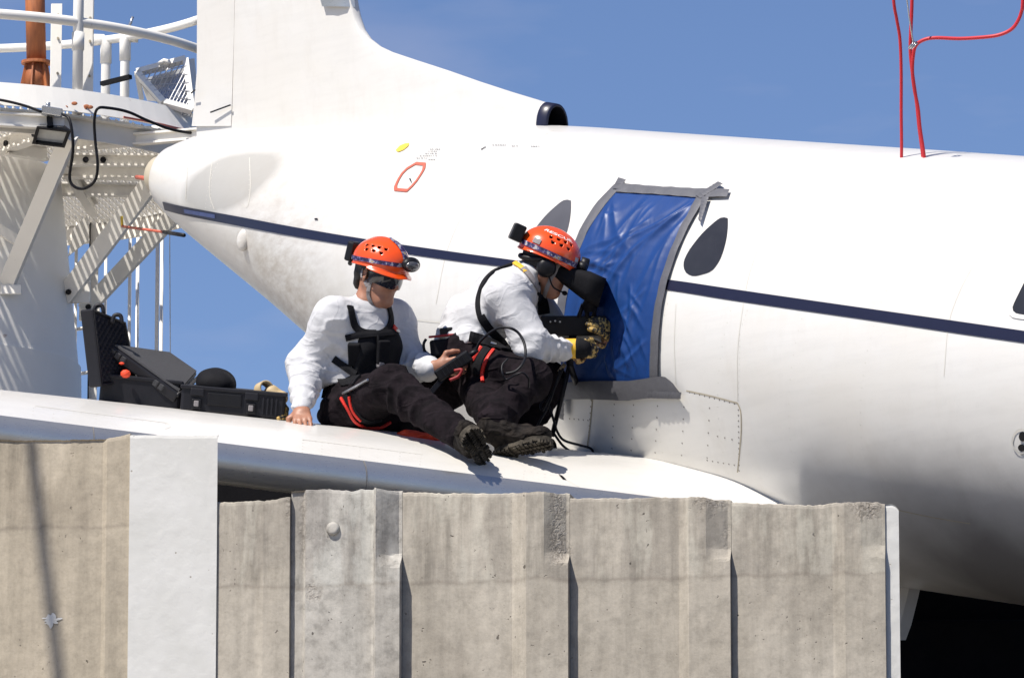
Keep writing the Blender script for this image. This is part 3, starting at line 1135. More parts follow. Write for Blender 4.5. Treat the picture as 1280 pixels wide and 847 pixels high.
_cr = random.Random(5)
CREASE = []
for (u0, v0, a0, a1, n, l0, l1, am) in [(0.97, 0.02, 98, 140, 7, .3, .9, 1.0), (0.04, 0.03, 40, 80, 4, .2, .5, .8), (.45, .02, 84, 104, 4, .3, .8, .7), (0.02, 0.35, 10, -50, 4, .2, .5, .8)]:
    for k in range(n):
        CREASE.append((u0 + _cr.uniform(-.05, .05), v0 + _cr.uniform(0, .05), math.radians(_cr.uniform(a0, a1)), _cr.uniform(l0, l1), am * _cr.uniform(.5, 1.1), _cr.uniform(.010, .024)))
for k in range(26):
    CREASE.append((_cr.uniform(.45, .98), _cr.uniform(.45, .95), math.radians(_cr.uniform(30, 150)), _cr.uniform(.08, .28), _cr.uniform(.3, .9), _cr.uniform(.007, .016)))
for k in range(16):
    CREASE.append((_cr.uniform(.02, .7), _cr.uniform(.05, .6), math.radians(_cr.uniform(100, 165)), _cr.uniform(.12, .4), _cr.uniform(.25, .7), _cr.uniform(.008, .020)))


def tnoise(u, v):
    from mathutils import noise
    h = 0.45 * noise.noise((u * 2.0, v * 1.4, 7.1))
    x, y = u * .62, v                       # keep the sheet's own proportions
    for (u0, v0, a, L, am, w) in CREASE:
        dx, dy = x - u0 * .62, y - v0
        t = dx * math.cos(a) + dy * math.sin(a)
        if t < -.03 or t > L + .03: continue
        d = -dx * math.sin(a) + dy * math.cos(a) + .012 * math.sin(t * 14 + u0 * 20)
        if abs(d) > w * 5: continue
        f = max(0, min(1, (t + .03) / .05)) * max(0, min(1, (L + .03 - t) / (L * .6)))
        h += am * f * (math.exp(-abs(d) / w) - .5 * math.exp(-((d - w * 2) / (w * 1.3)) ** 2))
    return h


rows = []
for i in range(NA):
    r = []
    for j in range(NB + 1):
        u, v = j / NB, i / (NA - 1)
        px, py = a_[i][0] + (b_[i][0] - a_[i][0]) * u, a_[i][1] + (b_[i][1] - a_[i][1]) * u
        edge = min(1, min(u, 1 - u) * 9, min(v, 1 - v) * 9)
        loc, nn = hit(FUS, px, py)
        r.append(loc + nn * (0.010 + max(-.5, 0.6 + tnoise(u, v)) * 0.0085 * (0.10 + 0.9 * edge)))
    rows.append(r)
MB().grid(rows).build('blue_sheet', M['tarp'], tarp, True)


def tape(e1, e2, off, label=None, n=26, rough_end=0.0):
    a, b = resample(e1, n), resample(e2, n)
    rows = []
    for i, (p, q) in enumerate(zip(a, b)):
        wv = 0.0012 * math.sin(i * 1.7) + random.uniform(-.0006, .0012)
        rows.append([on(FUS, p[0] + (q[0] - p[0]) * k / 3, p[1] + (q[1] - p[1]) * k / 3, off + wv + (0.0015 if k in (1, 2) else 0)) for k in range(4)])
    o = MB().grid(rows).build('tape_strip', M['tape'], tarp, True)
    if label: o['label'] = label


off = 0.0125
tape(spline2([(774, 229), (745, 259), (722, 300), (706, 348), (698, 390), (694, 425)]), spline2([(783, 231), (760, 256), (735, 294), (718, 342), (709, 385), (704, 425)]), off, 'left tape strip')
tape(spline2([(876, 244), (858, 275), (844, 306), (830, 345), (821, 385), (816, 430), (815, 478)]), spline2([(889, 242), (870, 272), (853, 306), (839, 345), (830, 385), (826, 430), (825, 478)]), off + .002, 'right tape strip')
tape([(775, 232), (820, 236), (870, 239), (914, 240)], [(772, 243), (820, 246), (870, 250), (911, 249)], off + .004, 'top tape strip')
tape([(872, 248), (900, 231)], [(878, 252), (906, 234)], off + .006)
tape([(880, 250), (876, 278)], [(889, 250), (879, 282)], off + .008)
tape([(775, 226), (768, 240)], [(785, 229), (777, 240)], off + .006)
tape([(700, 477), (740, 475), (790, 475), (835, 469), (846, 478)], [(703, 497), (740, 497), (790, 499), (835, 494), (857, 492)], off + .010, 'bottom tape strip')
tape([(815, 487), (857, 489)], [(815, 496), (856, 497)], off + .012)
tape([(702, 478), (703, 519)], [(712, 478), (710, 522)], off + .012)
tape([(704, 484), (694, 500)], [(711, 492), (699, 508)], off + .014)
# ------------------------------------------------------------------ concrete walls
from mathutils import noise as mnoise


def wall_panel(name, pxs, prof, mat, parent, thick=0.55, ybot=None, jag=0.006, label=None, capz=True, ribfade=True, lean=0.0, lump=1.0):
    """pxs: list of (px, py_top) along the top edge; prof(s_px) -> outward offset of the lower lift"""
    step = 3.0
    xs = []
    x = pxs[0][0]
    while x < pxs[-1][0] - .5:
        xs.append(x); x += step
    xs.append(pxs[-1][0])
    xs = sorted(set(xs + [p[0] for p in pxs] + [q for q in PROFX if pxs[0][0] < q < pxs[-1][0]] + [pxs[-1][0] - 4, pxs[-1][0] - 30]))
    rows = []
    tops = []
    for x in xs:
        ytop = float(np.interp(x, [p[0] for p in pxs], [p[1] for p in pxs]))
        s, z = wall_sz(x, ytop)
        z += jag * .35 * mnoise.noise((s * 9, 2.3, 0)) + jag * .5 * mnoise.noise((s * 31, 7.3, 0)) + jag * .6 * mnoise.noise((s * 80, 1.3, 0)) - jag * 1.1 * max(0, mnoise.noise((s * 22, 11.3, 0)) - .25)
        col = []
        zs = [z - 0.004] + [z - d for d in np.linspace(0.014, 1.2, 120)] + [1.5, -0.3]
        for i, zz in enumerate(zs):
            f = 1.0
            if ribfade:
                up_ = min(1, max(0.0, (zz - RIBZ - .012 * mnoise.noise((s * 20, 4, zz * 20))) / 0.045 + 0.5))
                f = 1 - up_ * (1 - ramp_(pxs[-1][0] - x, 4, 30))
            o = prof(x) * f + 0.0014 * lump * mnoise.noise((s * 6, 1.0, zz * 6)) + 0.0010 * lump * mnoise.noise((s * 26, 5.0, zz * 26))
            if i == 0: o -= 0.002
            col.append(wall_pt(s, o, zz))
        top = [wall_pt(s - lean, -thick, z), wall_pt(s - lean * .5, -thick * .5, z + .004), wall_pt(s, -0.006, z)]
        rows.append([wall_pt(s - lean, -thick, -0.3)] + top + col)
    mb = MB().grid(rows, flip=True)
    for r, rev in ((rows[0], False), (rows[-1], True)):
        idx = tuple(range(len(r)))
        mb.add(r, [idx if not rev else idx[::-1]])
    o = mb.build(name, mat, parent)
    if label: o['label'] = label
    return o


RIBZ = wall_sz(600, 700)[1]
PROFX = [364, 383.2, 470, 640, 658, 660, 848, 862, 1040, 1056]


def ramp_(x, a, b): return min(1.0, max(0.0, (x - a) / (b - a)))


wl_ = thing('concrete_wall', 'long weathered grey-beige concrete wall of ribbed casts below the aircraft', 'wall', wall_pt(0.0, -.2, 0))
wall_panel('wall_panel', [(262, 627), (300, 626), (330, 625), (363, 621)], lambda x: 0.002 + 0.006 * ramp_(x, 320, 330), M['concrete'], wl_, label='low stepped cast beside the white pier', ribfade=False)
wall_panel('wall_panel', [(363.4, 614), (383, 612.5), (400, 611), (440, 612.5), (470, 610), (490, 613), (503, 613)], lambda x: -0.016 + 0.026 * ramp_(x, 380, 383.2) + 0.045 * ramp_(x, 468, 472), M['concrete_grey'], wl_, label='greyer cast with rough broken edges')
wall_panel('wall_panel', [(503.4, 615), (540, 615.5), (600, 616), (650, 616), (680, 615), (712, 617)], lambda x: 0.045 * ramp_(x, 640, 660), M['concrete'], wl_)
wall_panel('wall_panel', [(712.4, 622), (760, 622.5), (800, 622), (850, 621), (880, 622), (913.5, 625)], lambda x: 0.034 * ramp_(x, 848, 862), M['concrete'], wl_)
wall_panel('wall_panel', [(914, 627), (960, 629), (1020, 631), (1060, 627), (1085, 626.5), (1106, 629)], lambda x: 0.016 * ramp_(x, 1040, 1056), M['concrete'], wl_)
# white-painted end strip, set back a little
wall_panel('end_strip', [(1106.6, 629), (1113, 628.5), (1119, 631), (1123, 636)], lambda x: -0.008, M['masonry'], wl_, .5, jag=.003, label='narrow white painted strip at the right end', ribfade=False, lean=.09)

# form-tie boss on the grey cast
s, z = wall_sz(417, 661)
tb = MB()
tb.tube([wall_pt(s, .010, z), wall_pt(s, .022, z), wall_pt(s, .024, z)], [.026, .024, .013], 14)
tb.build('tie_boss', M['concrete_grey'], wl_, True)

# left wall and the white pier
lw = thing('concrete_wall', 'tan concrete wall at the far left with a thin pole shadow across it', 'wall', wall_pt(wall_sz(60, 700)[0], -.2, 0))
RIBZ_keep = RIBZ
wall_panel('wall_panel', [(-160, 549), (0, 549), (25, 550), (60, 549), (100, 549.5), (130, 548), (150, 545), (162.5, 541)], lambda x: -0.012 + 0.010 * ramp_(x, 128, 134), M['concrete_tan'], lw, ribfade=False, jag=.004)
sp_ = MB()
s, z = wall_sz(63, 774)
rows = []
for rr in (0.001, .5, 1.0):
    rows.append([wall_pt(s + rr * (.028 + .008 * math.sin(3 * a + 1) + .009 * math.sin(8 * a)) * math.cos(a), -.0075 - .0015 * rr, z + rr * (.020 + .006 * math.sin(4 * a + 2) + .007 * math.sin(7 * a)) * math.sin(a)) for a in [k * 2 * math.pi / 60 for k in range(60)]])
sp_.grid(rows, closed=True)
tag(sp_.build('paint_splash', M['masonry'], lw), 'small splash of white paint')

pr = thing('concrete_pier', 'white painted concrete pier between the tan wall and the low cast', 'pier', wall_pt(wall_sz(218, 700)[0], -.2, 0))
PROFX = []
wall_panel('pier_face', [(163.5, 543), (200, 543), (235, 544), (273, 543)], lambda x: 0.012, M['masonry'], pr, .60, jag=.003, ribfade=False, lean=.15, lump=.4)

# pole standing outside the frame on the left, whose shadow crosses the tan wall
tdist = 5.5
A0 = wall_pt(*[wall_sz(36, 550)[0], 0.0, wall_sz(36, 550)[1]]) - SUN_DIR * tdist
A1 = wall_pt(*[wall_sz(71, 847)[0], 0.0, wall_sz(71, 847)[1]]) - SUN_DIR * tdist
dv = (A1 - A0)
foot = A0 + dv * (A0.z / -dv.z) if dv.z < 0 else A1
topq = A0 - dv * 0.6
pmb = MB().tube([foot, topq], 0.024, 12)
tag(pmb.build('leaning_pole', M['tower'], None, True), 'thin leaning pole standing outside the left edge of the photo', 'pole')

# ------------------------------------------------------------------ white steel tower
SCL = FPX / 31.5
CT = P(-90, 185, 31.5)                 # centre of the deck ring, at the top of the kerb
tw = thing('access_tower', 'white steel platform tower with round handrails behind the tail', 'tower', (CT.x, CT.y, 0))
RP = 1.68
ZF = CT.z - 0.10                       # walking surface


def cyl(r, a, z): return Vector((CT.x + r * math.cos(a), CT.y + r * math.sin(a), z))


# column, two plates with a lap
zb = [0, P(0, 445, 31).z, P(0, 445, 31).z, CT.z - 0.05]
zl = P(0, 446, 31).z


def rcol(z):
    # radius so that the right edge runs from px 70 (y 180) to px 103 (y 490)
    z0, z1 = P(70, 180, 31.5).z, P(103, 490, 31.5).z
    r0, r1 = 162 / SCL, 194 / SCL
    return r0 + (r1 - r0) * (z0 - z) / (z0 - z1) if z > z1 else r1 + (r1 - r0) * min((z1 - z) / (z0 - z1), .6)


for zs, add, nm in (((0.0, 1.5, 3.0, zl), 0.012, 'column_base'), ((zl, zl + .6, CT.z - 0.14), 0.0, 'column')):
    mb = MB()
    n = 72
    rows = [[cyl(rcol(z) + add, 2 * math.pi * k / n, z) for k in range(n)] for z in zs]
    mb.grid(rows, closed=True)
    mb.add(rows[-1], [tuple(range(n))])
    mb.build(nm, M['tower'], tw, True)


def ring_band(r0, r1, z0, z1, name, parent=tw, n=120, flare=0.0):
    mb = MB()
    rows = []
    for (r, z) in ((r0 + flare, z0), (r1 + flare, z0), (r1, z1), (r0, z1), (r0 + flare, z0)):
        rows.append([cyl(r, 2 * math.pi * k / n, z) for k in range(n)])
    mb.grid(rows, closed=True, flip=True)
    return mb.build(name, M['tower'], parent)


ring_band(RP - .012, RP, CT.z - 0.125, CT.z, 'kerb_plate', flare=.045)
ring_band(RP - .075, RP - .063, CT.z - 0.235, CT.z - 0.128, 'edge_channel')
ring_band(RP - .075, RP - .006, CT.z - 0.140, CT.z - 0.128, 'channel_flange')
# grating: bearing bars and thin cross rods (uncountable mesh of bars)
gr = MB()
ang = math.radians(82)
d1 = Vector((math.cos(ang), math.sin(ang), 0)); d2 = Vector((-math.sin(ang), math.cos(ang), 0))
RI, RO = rcol(ZF) + .01, RP - .08
k = -RO
while k < RO:
    h = math.sqrt(RO * RO - k * k)
    segs = [(-h, h)] if abs(k) > RI else [(-h, -math.sqrt(RI * RI - k * k)), (math.sqrt(RI * RI - k * k), h)]
    for a, b in segs:
        c = Vector((CT.x, CT.y, ZF - .016)) + d2 * k
        gr.box(c + d1 * (a + b) / 2, d1 * (b - a) / 2, d2 * .0042, Vector((0, 0, .016)))
    k += .0345
ang2 = math.radians(12)
e1 = Vector((math.cos(ang2), math.sin(ang2), 0)); e2 = Vector((-math.sin(ang2), math.cos(ang2), 0))
k = -RO
while k < RO:
    h = math.sqrt(RO * RO - k * k)
    segs = [(-h, h)] if abs(k) > RI else [(-h, -math.sqrt(RI * RI - k * k)), (math.sqrt(RI * RI - k * k), h)]
    for a, b in segs:
        c = Vector((CT.x, CT.y, ZF - .012)) + e2 * k
        gr.box(c + e1 * (a + b) / 2, e1 * (b - a) / 2, e2 * .006, Vector((0, 0, .009)))
    k += .085
gr.build('deck_grating', M['tower'], tw)['kind'] = 'stuff'


def ibeam(a, b, h=.10, w=.06, name='deck_beam', bolts=None):
    a, b = Vector(a), Vector(b)
    up = Vector((0, 0, 1))
    d = (b - a).normalized(); sd = d.cross(up)
    mb = MB()
    mb.bar(a, b, up, h, .010)
    mb.bar(a + up * h / 2, b + up * h / 2, sd, w, .010)
    mb.bar(a - up * h / 2, b - up * h / 2, sd, w, .010)
    o = mb.build(name, M['tower'], tw)
    if bolts:
        for f in bolts:
            q = a.lerp(b, f) + sd * 0.005 * (1 if sd.y < 0 else -1)
            dirn = sd * (1 if sd.y < 0 else -1)
            MB().tube([q, q + dirn * .012], .016, 8).build('bolt', M['black_metal'], o)
    return o


def at_deck(px, py, z):
    """point of the horizontal plane at height z seen at a pixel"""
    r = ray(px, py); t = (z - CAMZ) / r.z
    return CAM0 + r * t


zB = ZF - 0.09
ibeam(at_deck(92, 181, zB), at_deck(268, 166, zB), .05, .05)
ibeam(at_deck(82, 200, zB), at_deck(250, 201, zB), .055, .05, bolts=(.15, .28))
ibeam(at_deck(78, 214, zB - .02), at_deck(255, 218, zB - .02), .065, .05)
ibeam(at_deck(-40, 196, zB), at_deck(60, 163, zB), .07, .06, bolts=(.5, .85))
ibeam(at_deck(-20, 148, zB), at_deck(80, 154, zB), .06, .05)
ibeam(at_deck(60, 236, zB), at_deck(170, 238, zB), .06, .05)
ibeam(at_deck(70, 186, zB), at_deck(118, 262, zB), .07, .05)
ibeam(at_deck(8, 184, zB - .02), at_deck(58, 192, zB - .02), .07, .05)
# rim blocks at the far side, hanging plates
for (xa, ya, xb, yb2) in ((112, 252, 132, 266), (146, 252, 185, 268), (72, 232, 82, 300)):
    c = P((xa + xb) / 2, (ya + yb2) / 2, 33.0)
    MB().box(c, ((xb - xa) / 2 / FPX * 33, 0, 0), (0, .01, 0), (0, 0, (yb2 - ya) / 2 / FPX * 33)).build('hanger_plate', M['tower'], tw)


def angle_iron(a, b, w, fl, name, flip=1, bolts=()):
    a, b = Vector(a), Vector(b)
    d = (b - a).normalized()
    n = Vector((0, -1, 0)); n = (n - d * n.dot(d)).normalized()
    sd = d.cross(n)
    if sd.z > 0: sd = -sd
    mb = MB()
    mb.bar(a, b, sd, w, .010)
    mb.bar(a + sd * (w / 2 - .005) - n * fl / 2, b + sd * (w / 2 - .005) - n * fl / 2, n, fl, .009)
    o = mb.build(name, M['tower'], tw)
    for f, s2 in bolts:
        q = a.lerp(b, f) + n * .005 + sd * w * s2
        MB().tube([q, q + n * .012], .015, 8).build('bolt', M['black_metal'], o)
    return o


angle_iron(P(78, 372, 31.2), P(192, 222, 31.0), .092, .07, 'brace', bolts=((.06, .1),))
angle_iron(P(104, 388, 32.0), P(222, 262, 31.8), .080, .07, 'brace', bolts=((.05, .1),))
angle_iron(P(3, 364, 30.78), P(84, 172, 30.0), .080, .06, 'brace')
angle_iron(P(-60, 250, 30.6), P(22, 300, 30.75), .05, .05, 'brace')
for (x, y, w, h, d) in ((93, 362, 40, 34, 31.26), (112, 388, 26, 26, 32.1), (14, 362, 26, 12, 30.72)):
    c = P(x, y, d)
    MB().box(c, (w / 2 / FPX * d, 0, 0), (0, .012, 0), (0, 0, h / 2 / FPX * d)).build('gusset_plate', M['tower'], tw, False, .004)
# fin-shaped stiffener behind the brace
c = [P(85, 320, 32.4), P(92, 285, 32.4), P(105, 272, 32.4), P(111, 270, 32.4), P(111, 300, 32.4)]
dv = Vector((0, .012, 0))
MB().add(c + [p + dv for p in c], [(4, 3, 2, 1, 0), (5, 6, 7, 8, 9)] + [(i, (i + 1) % 5, (i + 1) % 5 + 5, i + 5) for i in range(5)]).build('stiffener', M['tower'], tw)


def post(px, ytop, d, w, t, name, round_=False, ybot=None, lean=0.0, lump=1.0):
    a = P(px, ytop, d)
    zb_ = 0.0 if ybot is None else P(px, ybot, d).z
    b = Vector((a.x + lean, a.y, zb_))
    mb = MB()
    if round_: mb.tube([b, a], w / 2, 12)
    else: mb.bar(b, a, (1, 0, 0), w, t)
    return mb.build(name, M['tower'], tw, round_)


o = post(119, 232, 32.9, .044, .03, 'leg_channel')
MB().bar(Vector((P(113.5, 232, 32.88).x, P(113.5, 232, 32.88).y, 0)), P(113.5, 232, 32.88), (1, 0, 0), .006, .05).build('channel_edge', M['black_metal'], o)
post(133, 262, 33.2, .017, .02, 'hanger_pipe', True)
post(163, 282, 33.0, .019, .02, 'hanger_pipe', True)
post(173, 262, 33.4, .020, .02, 'hanger_pipe', True)
post(197.5, 264, 33.2, .020, .018, 'hanger_pipe')
post(203, 262, 33.4, .020, .02, 'hanger_pipe', True)
ld = post(96, 262, 33.0, .018, .02, 'ladder_stile', True)
MB().tube([P(212, 262, 33.2), P(213, 470, 33.2), P(213, 520, 33.2)], .003, 6).build('guy_wire', M['steel'], tw)
for y in (236, 260, 299, 345, 410, 466):
    MB().tube([P(84, y + 3, 32.9), P(112, y - 1, 32.9)], .010, 8).build('rung', M['tower'], tw, True)
MB().tube([P(80, 252, 32.7), P(130, 238, 32.7)], .014, 8).build('rung', M['tower'], tw, True)

# handrail rings: knee rail and top rail
for dz, nm in ((0.355, 'knee_rail'), (0.905, 'top_rail')):
    n = 110
    mb = MB()
    for seg in (((0.60, 4.95) if dz > .5 else (0.0, 6.2832)),):
        a0, a1 = seg
        pts = [cyl(RP - .03, a0 + (a1 - a0) * k / n, CT.z + dz) for k in range(n + 1)]
        mb.tube(pts, 0.0255 if dz < .5 else .024, 10)
    mb.build(nm, M['tower'], tw, True)
# far arc of the top rail on the right: rises over the near knee rail
def rim_at(px, far, z, r=RP - .03):
    r_ = ray(px, 100)
    # intersect the vertical plane through the pixel column with the rim circle
    k = r_.x / r_.y
    A = 1 + k * k; B = 2 * (k * (-CT.x) - CT.y); Cc = CT.x ** 2 + CT.y ** 2 - r * r
    disc = max(B * B - 4 * A * Cc, 0)
    y = (-B + (1 if far else -1) * math.sqrt(disc)) / (2 * A)
    return Vector((k * y, y, z))


# near posts
q = rim_at(97, False, CT.z - .12)
MB().tube([q, q + Vector((0, 0, 1.2))], .027, 14).build('handrail_post', M['tower'], tw, True)
MB().tube([q + Vector((0, 0, .33)), q + Vector((0, 0, .42))], .032, 14).build('rail_clamp', M['tower'], tw, True)
for px, hh, w in ((110, 1.2, .052), (70, .48, .052)):
    q = rim_at(px, False, CT.z - .02, RP - .10 if px == 110 else RP - .13)
    mb = MB().bar(q, q + Vector((0.0, 0, hh)), (1, 0, 0), w, .012)
    mb.bar(q + Vector((-w / 2, .02, 0)), q + Vector((-w / 2, .02, hh)), (0, 1, 0), .04, .008)
    o = mb.build('flat_post', M['tower'], tw)
    for f in (.12, .30, .42):
        if f * 1.0 < hh:
            c = q + Vector((0.008, -.006, f))
            MB().tube([c, c + Vector((0, -.010, 0))], .0065, 8).build('bolt', M['seam'], o)
# far posts with elbows at the gap in the top rail
for px, dx in ((132, -1), (156, 1)):
    q = rim_at(px, True, CT.z - .1)
    zt_ = CT.z + .905
    mb = MB().tube([q, Vector((q.x, q.y, zt_ - .03)), Vector((q.x + dx * .008, q.y, zt_ - .006)), Vector((q.x + dx * .035, q.y, zt_))], .026, 12)
    o = mb.build('handrail_post', M['tower'], tw, True)
    MB().tube([Vector((q.x, q.y, zt_ - .13)), Vector((q.x, q.y, zt_ - .02)), Vector((q.x + dx * .02, q.y, zt_ + .002)), Vector((q.x + dx * .07, q.y, zt_ + .002))], .032, 12).build('elbow', M['tower'], o, True)
a, b = rim_at(-100, True, CT.z + .905), rim_at(132, True, CT.z + .905)
q = rim_at(156, True, CT.z + 0.93)
MB().tube([q, q + Vector((.03, 0, .06)), q + Vector((.04, 0, .09))], .008, 8).build('shackle', M['steel'], tw, True)
# black strap tied between the two far posts
sb = MB()
a, b = rim_at(127, True, CT.z), rim_at(163, True, CT.z)
pa, pb_ = P(127, 105, depth_of(a) - .05), P(163, 96, depth_of(b) - .05)
sb.bar(pa, pb_, (0, 0, 1), .022, .03)
tag(sb.build('strap', M['black_cloth'], None), 'black strap tied across two white pipes of the platform', 'strap')

# red stripe of paint along the kerb, rust at the post foot
rb = MB()
pts = [(155, 139.5), (180, 142.5), (205, 146), (232, 149.5)]
for p, q in zip(pts, pts[1:]):
    aa, bb = rim_at(p[0], False, CT.z - .125, RP + .050), rim_at(q[0], False, CT.z - .125, RP + .050)
    rb.bar(aa + Vector((0, 0, .006)), bb + Vector((0, 0, .006)), (0, 0, 1), .010, .004)
rb.build('red_mark', M['red_paint'], tw)
for px in (86, 109):
    q = rim_at(px, False, CT.z - .105, RP + .040)
    for k in range(3):
        MB().ball(q + Vector((random.uniform(-.03, .03), 0, random.uniform(-.015, .02))), (.016, 0, 0), (0, .003, 0), (0, 0, .010), 9, 6).build('rust_scale', M['rust'], tw, True)

# rusty orange standpipe on the deck
sp2 = thing('standpipe', 'rusty orange pipe with a flared ribbed foot on the platform', 'pipe', P(45, 110, 31.2))
b0 = P(45, 112, 31.2)
zz = lambda y: P(45, y, 31.2).z
MB().tube([Vector((b0.x, b0.y, zz(74))), Vector((b0.x - .02, b0.y, zz(-60)))], 12.4 / FPX * 31.2, 20).build('pipe', M['rust'], sp2, True)
MB().tube([Vector((b0.x, b0.y, zz(79))), Vector((b0.x, b0.y, zz(75.5)))], 19 / FPX * 31.2, 20).build('flange', M['rust'], sp2)
MB().tube([Vector((b0.x, b0.y, zz(112))), Vector((b0.x, b0.y, zz(79.5)))], [16 / FPX * 31.2, 12 / FPX * 31.2], 16).build('foot', M['rust'], sp2, True)
for k in range(6):
    a = k * math.pi / 3 + .3
    dx = Vector((math.cos(a), math.sin(a), 0))
    c = Vector((b0.x, b0.y, 0))
    r0, r1 = 12 / FPX * 31.2, 21 / FPX * 31.2
    tdir = Vector((-dx.y, dx.x, 0)) * .004
    v = [c + dx * r0 * .6 + Vector((0, 0, zz(112))), c + dx * r1 + Vector((0, 0, zz(112))), c + dx * (r0 + .012) + Vector((0, 0, zz(79.5))), c + dx * r0 * .6 + Vector((0, 0, zz(79.5)))]
    MB().add([p - tdir for p in v] + [p + tdir for p in v], [(0, 1, 2, 3), (7, 6, 5, 4)] + [(i, i + 4, (i + 1) % 4 + 4, (i + 1) % 4) for i in range(4)]).build('rib', M['rust'], sp2)

# black floodlight under the deck edge, with its junction box
fl_ = thing('floodlight', 'black square floodlight hanging under the edge of the platform', 'floodlight', P(65, 165, 29.9))
d_ = 29.9
q = [P(46, 158, d_), P(89, 163, d_), P(81, 184, d_ + .05), P(40, 179, d_ + .05)]
ax, ay = (q[1] - q[0]) / 2, (q[3] - q[0]) / 2
nn = ax.cross(ay).normalized()
if nn.y > 0: nn = -nn
cc = (q[0] + q[1] + q[2] + q[3]) / 4
bd = MB()
fr_o = q; fr_i = [cc + (p - cc) * .80 for p in q]; bk = [cc + (p - cc) * .55 - nn * .085 for p in q]
lip = [p + nn * .008 for p in q]; lipi = [p + nn * .008 for p in fr_i]; dp = [p - nn * .02 for p in fr_i]
bd.add(fr_o + bk + lip + lipi + dp, [(0, 4, 5, 1), (1, 5, 6, 2), (2, 6, 7, 3), (3, 7, 4, 0), (4, 7, 6, 5)] +
       [(i, (i + 1) % 4, (i + 1) % 4 + 8, i + 8) for i in range(4)] + [(i + 8, (i + 1) % 4 + 8, (i + 1) % 4 + 12, i + 12) for i in range(4)] + [(i + 12, (i + 1) % 4 + 12, (i + 1) % 4 + 16, i + 16) for i in range(4)])
bd.build('housing', M['black_metal'], fl_)
MB().add(dp, [(0, 1, 2, 3)]).build('lens', M['clear'], fl_)
br = MB().bar(P(63, 158, d_ + .02), P(62, 146, d_ + .03), (1, 0, 0), .03, .02)
br.build('bracket', M['black_metal'], fl_)
jb = MB()
jb.box(P(65, 140, 29.88), c2w((13 / FPX * d_, -2.2 / FPX * d_, 0)), (0, .03, 0), c2w((1 / FPX * d_, 5 / FPX * d_, 0)))
jb.build('junction_box', M['mirror'], fl_, False, .004)
jb2 = MB().tube([P(60, 134, 29.88), P(60, 128, 29.88)], .012, 10)
jb2.build('conduit_stub', M['mirror'], fl_, True)

# black cables
cb = MB().tube(smooth_path([P(-40, 120, 29.85), P(0, 125, 29.85), P(30, 132, 29.85), P(52, 140, 29.84)]), .007, 8)
tag(cb.build('cable', M['black_metal'], None, True), 'black cable running left from the junction box under the kerb', 'cable', )
cb = MB().tube(smooth_path([P(78, 143, 29.84), P(86, 148, 29.8), P(90, 165, 29.78), P(91, 190, 29.8), P(87, 222, 29.85), P(94, 234, 29.85), P(107, 235, 29.85), P(119, 225, 29.82), P(122, 205, 29.8), P(119, 175, 29.8), P(118, 150, 29.78), P(122, 136, 29.76),
                           P(135, 135, 29.8), P(160, 140, 29.9), P(185, 151, 30.0), P(215, 162, 30.15), P(250, 168, 30.3)], 8), .0075, 8)
tag(cb.build('cable', M['black_metal'], None, True), 'black cable hanging in a deep loop below the platform edge', 'cable')

# wire-guarded lamp box on the deck by the fin
lb = thing('lamp_box', 'white lamp box with a wire guard, tilted up on the platform by the fin', 'lamp', P(208, 140, 30.6))
d_ = 30.6
f4 = [P(170.5, 91, d_ + .05), P(232, 75, d_), P(243, 142, d_ - .08), P(210, 137, d_ - .04)]
f4 = [P(171, 91, d_), P(232, 74.5, d_ + .05), P(240, 138, d_ - .10), P(204, 128, d_ - .12)]
ctr = sum(f4, Vector()) / 4
nrm = (f4[1] - f4[0]).cross(f4[3] - f4[0]).normalized()
if nrm.y > 0: nrm = -nrm
fr2 = MB()
for i in range(4):
    fr2.bar(f4[i], f4[(i + 1) % 4], nrm, .035, .030)
fr2.build('frame', M['tower'], lb)
sd = MB()
bk = [P(243, 73, d_ + .2), P(250, 140, d_ + .1)]
sd.add([f4[1], bk[0], bk[1], f4[2]], [(0, 1, 2, 3)])
sd.add([f4[1] + Vector((0, .01, 0)), bk[0] + Vector((0, .01, 0)), bk[1] + Vector((0, .01, 0)), f4[2] + Vector((0, .01, 0))], [(3, 2, 1, 0)])
sd.bar(P(171, 92, d_), P(177, 124, d_ + .05), (1, 0, 0), .022, .03)
sd.add([P(172, 94, d_ + .02), P(205, 128, d_ - .08), P(184, 126, d_ + .1)], [(0, 1, 2)])
sd.add([P(172, 94, d_ + .03), P(205, 128, d_ - .07), P(184, 126, d_ + .11)], [(2, 1, 0)])
sd.build('side_plate', M['tower'], lb)
bkp = MB()
bb_ = [p - nrm * .06 for p in f4]
bkp.add(bb_, [(0, 1, 2, 3)])
bkp.build('reflector', M['mirror'], lb)
gd_ = MB()
for k in range(1, 17):
    f = k / 17
    # diagonal wires
    a = f4[0].lerp(f4[1], f * 2) if f <= .5 else f4[1].lerp(f4[2], f * 2 - 1)
    b = f4[0].lerp(f4[3], f * 2) if f <= .5 else f4[3].lerp(f4[2], f * 2 - 1)
    gd_.tube([a + nrm * .012, b + nrm * .012], .0030, 5)
for k in range(1, 6):
    f = k / 6
    gd_.tube([f4[0].lerp(f4[3], f) + nrm * .018, f4[1].lerp(f4[2], f) + nrm * .018], .0026, 5)
gd_.build('wire_guard', M['steel'], lb)['kind'] = 'stuff'
MB().tube([P(199, 80, d_), P(205, 76, d_), P(211, 77, d_), P(212, 80, d_)], .012, 8).build('lifting_eye', M['tower'], lb, True)

